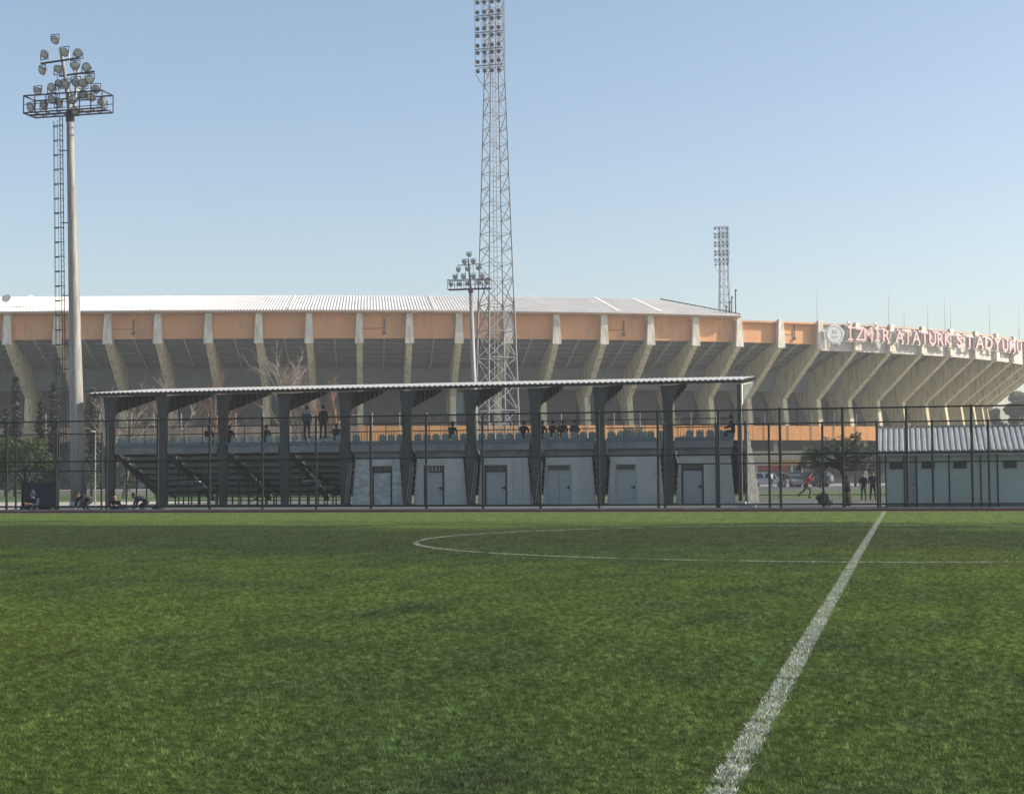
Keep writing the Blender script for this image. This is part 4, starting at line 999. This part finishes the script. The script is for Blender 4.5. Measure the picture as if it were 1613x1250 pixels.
# goal-side perimeter board of the far lawn: a low dark rail
t = thing('low_rail', 'low dark rail along the near edge of the far lawn', 'rail', (-10, 107.6, GZ))
mb = MB(); mb.tube((-12,0,.28), (14,0,.28), .03, n=6); obj('rail', mb, 'dark_metal', t)
for i in range(14): mb = MB(); mb.tube((-12+i*2,0,0), (-12+i*2,0,.28), .025, n=5); obj('post', mb, 'dark_metal', t)
# concrete step block at the stand corner
t = thing('concrete_steps', 'small white edged concrete steps at the right foot of the grandstand', 'steps', (-7.2, 76, GZ))
mb = MB(); mb.box(-.35, .05, -.4, .4, 0, .32); obj('step', mb, 'cabin_wall', t); mb = MB(); mb.box(.05, .5, -.4, .4, 0, .14); obj('step', mb, 'cabin_wall', t)
mb = MB(); mb.box(-.02,.055,-.41,-.402,.14,.34); mb.box(-.02,.46,-.41,-.402,.12,.17); mb.box(.43,.505,-.41,-.402,0,.15); obj('edge_paint', mb, 'white_paint', t)
# shelter board at the left, behind the fence
t = thing('bench_shelter', 'dark blue open fronted bench shelter behind the fence at the far left', 'shelter', (-36.0, 62.3, -.13))
mb = MB(); mb.box(-.92, .78, .3, .34, .05, 1.32); obj('back_panel', mb, 'navy_board', t)
mb = MB(); mb.bar((-.94,.28,1.36), (.80,.28,1.36), .05, .05); mb.bar((-.92,.28,0), (-.92,.28,1.34), .05, .05); mb.bar((.78,.28,0), (.78,.28,1.34), .05, .05); obj('frame', mb, 'fence_green', t)
mb = MB(); mb.box(-.85,.72,-.1,.25,.34,.38); mb.box(-.8,-.75,-.1,.25,0,.34); mb.box(.62,.67,-.1,.25,0,.34); obj('bench', mb, 'dark_metal', t)

# ------------------------------------------------------------------ people
def person(label, loc, rz, pose, top='cloth_black', legs='cloth_black', shoes='cloth_black', cat='person', group=None, s=1.0, hat=None, yoke=None, hood=False):
    """local axes: +y is the direction the person faces"""
    J = {'pel':(0,0,.95),'chest':(0,.0,1.30),'neck':(0,.0,1.47)}
    if pose == 'stand':
        J.update(shL=(-.18,0,1.42),elL=(-.25,.0,1.15),haL=(-.22,.10,.93),shR=(.18,0,1.42),elR=(.25,0,1.15),haR=(.20,.12,.95),
            hiL=(-.09,0,.90),knL=(-.13,.02,.50),anL=(-.15,0,.09),hiR=(.09,0,.90),knR=(.13,.02,.50),anR=(.15,0,.09)); face = Vector((0,1,0)); head_ = (0,.03,1.63)
    elif pose == 'sit':
        J.update(pel=(0,0,.12),chest=(0,.06,.46),neck=(0,.12,.62),shL=(-.18,.10,.58),elL=(-.24,.22,.34),haL=(-.10,.42,.28),shR=(.18,.10,.58),elR=(.24,.22,.34),haR=(.10,.42,.28),
            hiL=(-.09,.02,.09),knL=(-.14,.42,.12),anL=(-.14,.46,-.32),hiR=(.09,.02,.09),knR=(.14,.42,.12),anR=(.14,.46,-.32)); face = Vector((0,1,-.15)); head_ = (0,.17,.77)
    elif pose == 'ground':
        J.update(pel=(0,0,.12),chest=(0,.08,.45),neck=(0,.16,.60),shL=(-.18,.12,.56),elL=(-.24,.32,.36),haL=(-.12,.48,.40),shR=(.18,.12,.56),elR=(.24,.32,.36),haR=(.12,.48,.40),
            hiL=(-.09,.03,.10),knL=(-.15,.40,.42),anL=(-.15,.66,.08),hiR=(.09,.03,.10),knR=(.15,.40,.42),anR=(.15,.66,.08)); face = Vector((0,1,-.2)); head_ = (0,.22,.74)
    elif pose == 'bend':
        J.update(pel=(0,-.1,.55),chest=(0,.22,.72),neck=(0,.38,.76),shL=(-.17,.33,.72),elL=(-.22,.42,.46),haL=(-.16,.52,.24),shR=(.17,.33,.72),elR=(.22,.42,.46),haR=(.16,.52,.24),
            hiL=(-.09,-.08,.52),knL=(-.15,.22,.36),anL=(-.14,-.04,.09),hiR=(.09,-.08,.52),knR=(.15,.22,.36),anR=(.14,-.04,.09)); face = Vector((0,.8,-.6)); head_ = (0,.52,.76)
    elif pose == 'run':
        J.update(pel=(0,0,.90),chest=(0,.10,1.25),neck=(0,.17,1.41),shL=(-.18,.13,1.36),elL=(-.27,-.12,1.20),haL=(-.24,.08,1.02),shR=(.18,.15,1.36),elR=(.25,.32,1.16),haR=(.16,.42,1.36),
            hiL=(-.09,0,.86),knL=(-.11,.30,.58),anL=(-.11,.18,.16),hiR=(.09,0,.86),knR=(.10,-.24,.52),anR=(.10,-.62,.26)); face = Vector((0,1,-.1)); head_ = (0,.24,1.56)
    face.normalize()
    E = [('pel','chest'),('chest','neck'),('chest','shL'),('shL','elL'),('elL','haL'),('chest','shR'),('shR','elR'),('elR','haR'),('pel','hiL'),('hiL','knL'),('knL','anL'),('pel','hiR'),('hiR','knR'),('knR','anR')]
    hd = Vector(head_)
    pts = dict(J); fd = Vector((0,1,0))
    for q in 'LR':
        toe = Vector(J['an'+q])+Vector((0,.16,-.05)); pts['to'+q] = tuple(toe); E.append(('an'+q,'to'+q))
        a, b = Vector(J['el'+q]), Vector(J['ha'+q]); pts['pa'+q] = tuple(b+(b-a).normalized()*.07); E.append(('ha'+q,'pa'+q))
    pts['head'] = tuple(hd); E.append(('neck','head'))
    rad = {'pel':(.165,.12),'chest':(.175,.125),'neck':(.06,.06),'head':(.082,.092),'sh':(.075,.075),'el':(.055,.055),'ha':(.038,.038),'pa':(.042,.025),'hi':(.10,.10),'kn':(.068,.068),'an':(.048,.048),'to':(.045,.035)}
    names = list(pts); me = bpy.data.meshes.new('body'); me.from_pydata([pts[n_] for n_ in names], [(names.index(a), names.index(b)) for a, b in E], [])
    o = bpy.data.objects.new('body_tmp', me); COL.objects.link(o)
    sk = o.modifiers.new('skin', 'SKIN'); sk.use_smooth_shade = True; sb = o.modifiers.new('sub', 'SUBSURF'); sb.levels = 1; sb.render_levels = 1
    for i, n_ in enumerate(names):
        v = me.skin_vertices[0].data[i]; v.radius = rad.get(n_, rad.get(n_[:2])); v.use_root = n_ == 'pel'
    bpy.context.view_layer.update()
    bm = bpy.data.meshes.new_from_object(o.evaluated_get(bpy.context.evaluated_depsgraph_get())); bpy.data.objects.remove(o)
    mb = MB(); mb.add([v.co for v in bm.vertices], [tuple(p.vertices) for p in bm.polygons])
    seg = [(Vector(pts[a]), Vector(pts[b]), a, b) for a, b in E]; mi = []
    for p in bm.polygons:
        c = p.center; best = None
        for a, b, na, nb in seg:
            t_ = max(0, min(1, (c-a).dot(b-a)/(b-a).length_squared)); d_ = (c-a-(b-a)*t_).length
            if best is None or d_ < best[0]: best = (d_, na, nb, t_)
        _, na, nb, t_ = best
        if na == 'neck' and t_ > .25: mi.append(0)
        elif nb[:2] == 'pa': mi.append(0)
        elif na[:2] in ('hi','kn') or (nb[:2] == 'hi'): mi.append(2)
        elif na[:2] == 'an': mi.append(3)
        elif yoke and c.z > pts['chest'][2]+.04 and na[:2] not in ('el',): mi.append(4)
        else: mi.append(1)
    mb.mi = mi; bpy.data.meshes.remove(bm)
    # head with nose, ears; five fingers each hand
    mb.cm = 0; side = face.cross(Vector((0,0,1))).normalized(); upv = side.cross(face)
    mb.ball(hd+Vector((0,0,.03)), .078, .096, .115, 12, 8)
    nb_ = hd+face*.088+upv*.015; mb.add([nb_+upv*.03, nb_-side*.016-upv*.012, nb_+side*.016-upv*.012, nb_+face*.028-upv*.01], [(0,1,3),(0,3,2),(1,2,3)])
    for q in (-1, 1): mb.ball(hd+side*q*.079+upv*.01, .014, .02, .03, 6, 4)
    for q, sgn in (('L',-1),('R',1)):
        a, b = Vector(J['ha'+q]), Vector(pts['pa'+q]); d_ = (b-a).normalized(); lat = d_.cross(face); lat = Vector((1,0,0)) if lat.length < .1 else lat.normalized(); cur = lat.cross(d_)
        for j, ln in enumerate((.062,.072,.068,.052)):
            base = a+d_*.085+lat*(j-1.5)*.02; m1 = base+d_*ln*.6; mb.tube(base, m1, .0095, .009, 5); mb.tube(m1, m1+(d_*.7+cur*.6*sgn).normalized()*ln*.5, .009, .007, 5)
        tb = a+d_*.03+lat*-.035; mb.tube(tb, tb+(d_*.6-lat*.7).normalized()*.05, .011, .009, 5)
    mats = ['skin', top, legs, shoes, yoke or top]
    t = thing('person', label, cat, loc, rz, group); t.scale = (s, s, s)
    b_ = obj('body', mb, mats, t, smooth=True)
    hb = MB()
    n_ = 12; base = hd+Vector((0,0,.035))
    rr = 1.12 if not hood else 1.45
    hb.ball(base-face*.018+upv*.022, .082*rr, .096*rr, .108*rr, 12, 8)
    keep = MB()
    for f in hb.f:
        c = sum((Vector(hb.v[i]) for i in f), Vector())/len(f)-base
        if (c.dot(face) < .03 or c.dot(upv) > .065) and c.dot(upv) > (-.085 if not hood else -.2): keep.f.append(f); keep.mi.append(0)
    keep.v = hb.v
    obj('hood' if hood else ('cap' if hat else 'hair'), keep, (top if hood else (hat or 'hair')), t, smooth=True)
    eb = MB()
    for q in (-1, 1): eb.ball(hd+face*.085+side*q*.032+upv*.03, .009, .009, .007, 6, 4)
    obj('eyes', eb, 'hair', b_)
    mo = MB(); c = hd+face*.086-upv*.045; mo.bar(c-side*.022, c+side*.022, .008, .008); obj('mouth', mo, 'cloth_red', b_)
    return t
ZS = 3.27
# two standing on the top row, seen from behind
person('standing person with blue and grey jacket on the grandstand, left of the pair', (-32.93, Y0+.28, 3.60), 0.0, 'stand', 'cloth_blue', 'cloth_black', yoke='cloth_teal', s=1.06)
person('standing person all in black on the grandstand, right of the pair', (-31.93, Y0+.28, 3.60), .05, 'stand', 'cloth_black', 'cloth_black', s=1.08)
seated = [(-39.1,'dark seated person behind the third column from the left','cloth_black',False),(-37.8,'seated person alone just right of the third grandstand column','cloth_black',False),
    (-35.55,'seated person in dark grey, left of the two standing people','cloth_grey',False),(-31.25,'seated person in grey beside the two standing people','cloth_grey',False),
    (-24.43,'lone seated person with hood in the middle of the grandstand','cloth_black',True),(-20.33,'seated person in a wide dark coat, left of the group of four','cloth_black',False),
    (-19.3,'leftmost of the close group of four seated people','cloth_black',False),(-18.68,'second from left of the close group of four seated','cloth_navy',False),
    (-18.1,'third from left of the close group of four seated','cloth_black',False),(-17.45,'rightmost of the close group of four seated people','cloth_grey',False)]
for i, (x, lab, cl, hd_) in enumerate(seated):
    person(lab, (x, Y0+.52, 3.52), random.uniform(-.25,.25), 'sit', cl, 'cloth_black', group='people seated on the top row of the grandstand', hood=hd_, s=1.03)
person('person seated sideways at the right end of the grandstand, facing left', (-8.72, Y0+.42, 3.62), R(80), 'sit', 'cloth_black', 'cloth_black', s=1.03)
# at pitch level behind the fence
person('hooded person in dark navy coat seated on the ground before the bench shelter', (-35.68, 61.5, -.08), R(180), 'ground', 'cloth_navy', 'cloth_navy', hood=True, s=1.1)
person('player with white shoes crouching beside the rust streaked pole', (-33.1, 61.3, -.05), R(150), 'bend', 'cloth_black', 'cloth_navy', 'shoe_white', s=1.0)
person('dark dressed person sitting on the ground at the left grandstand corner', (-32.0, 61.6, -.10), R(200), 'ground', 'cloth_black', 'cloth_black', s=.95)
person('dark dressed person leaning forward right of the seated one at the left corner', (-30.7, 61.7, -.08), R(100), 'bend', 'cloth_navy', 'cloth_black', s=.95)
person('running player in a red shirt on the lawn right of the grandstand', (-6.05, 106, -.2), R(-75), 'run', 'cloth_red', 'cloth_green', 'cloth_black')
person('standing person in dark coat and pale cap, left of the pair near the low building', (-2.27, 99, -.2), R(150), 'stand', 'cloth_black', 'cloth_green', hat='cloth_grey', s=.95)
person('standing dark person, right of the pair beside the low building', (-1.72, 98.5, -.2), R(170), 'stand', 'cloth_navy', 'cloth_black', s=1.0)
person('distant person in white walking past the parked white car', (-14.2, 181.5, .1), R(60), 'stand', 'cloth_white', 'cloth_grey')
person('distant person in dark clothes between the white and silver cars', (-12.9, 182.5, .1), R(20), 'stand', 'cloth_black', 'cloth_black', s=1.05)
# bags on the ground at the left
def bag(label, loc, rz, m_):
    t = thing('sports_bag', label, 'bag', loc, rz); mb = MB(); mb.lathe([(.08,-.30),(.15,-.27),(.165,-.1),(.165,.1),(.15,.27),(.08,.30)], c=(0,0,.155), axis=(1,0,0), n=12); obj('bag_body', mb, m_, t, smooth=True)
    mb = MB()
    for y in (-.07,.07):
        for i in range(6): a, b = math.pi*i/6, math.pi*(i+1)/6; mb.tube((-.13*math.cos(a), y, .28+.14*math.sin(a)), (-.13*math.cos(b), y, .28+.14*math.sin(b)), .012, n=5)
    obj('strap', mb, 'cloth_black', t)
bag('dark sports bag on the ground between the seated people at left', (-31.45, 61.2, -.09), .2, 'cloth_navy')
bag('black sports bag on the ground right of the leaning person', (-29.9, 61.3, -.09), -.3, 'cloth_black')

# ------------------------------------------------------------------ air
hz = bpy.data.materials.new('haze'); hz.use_nodes = True; n = hz.node_tree.nodes; l = hz.node_tree.links
n.remove(n['Principled BSDF']); pv = n.new('ShaderNodeVolumePrincipled'); pv.inputs['Color'].default_value = (.96,.97,1,1); pv.inputs['Density'].default_value = .00040; pv.inputs['Anisotropy'].default_value = .25
l.new(pv.outputs[0], n['Material Output'].inputs['Volume']); MATS['haze'] = hz
mb = MB(); mb.box(-420, 260, -430, 620, -1.2, 64); o = obj('haze', mb, 'haze', kind='stuff'); hz.cycles.homogeneous_volume = True
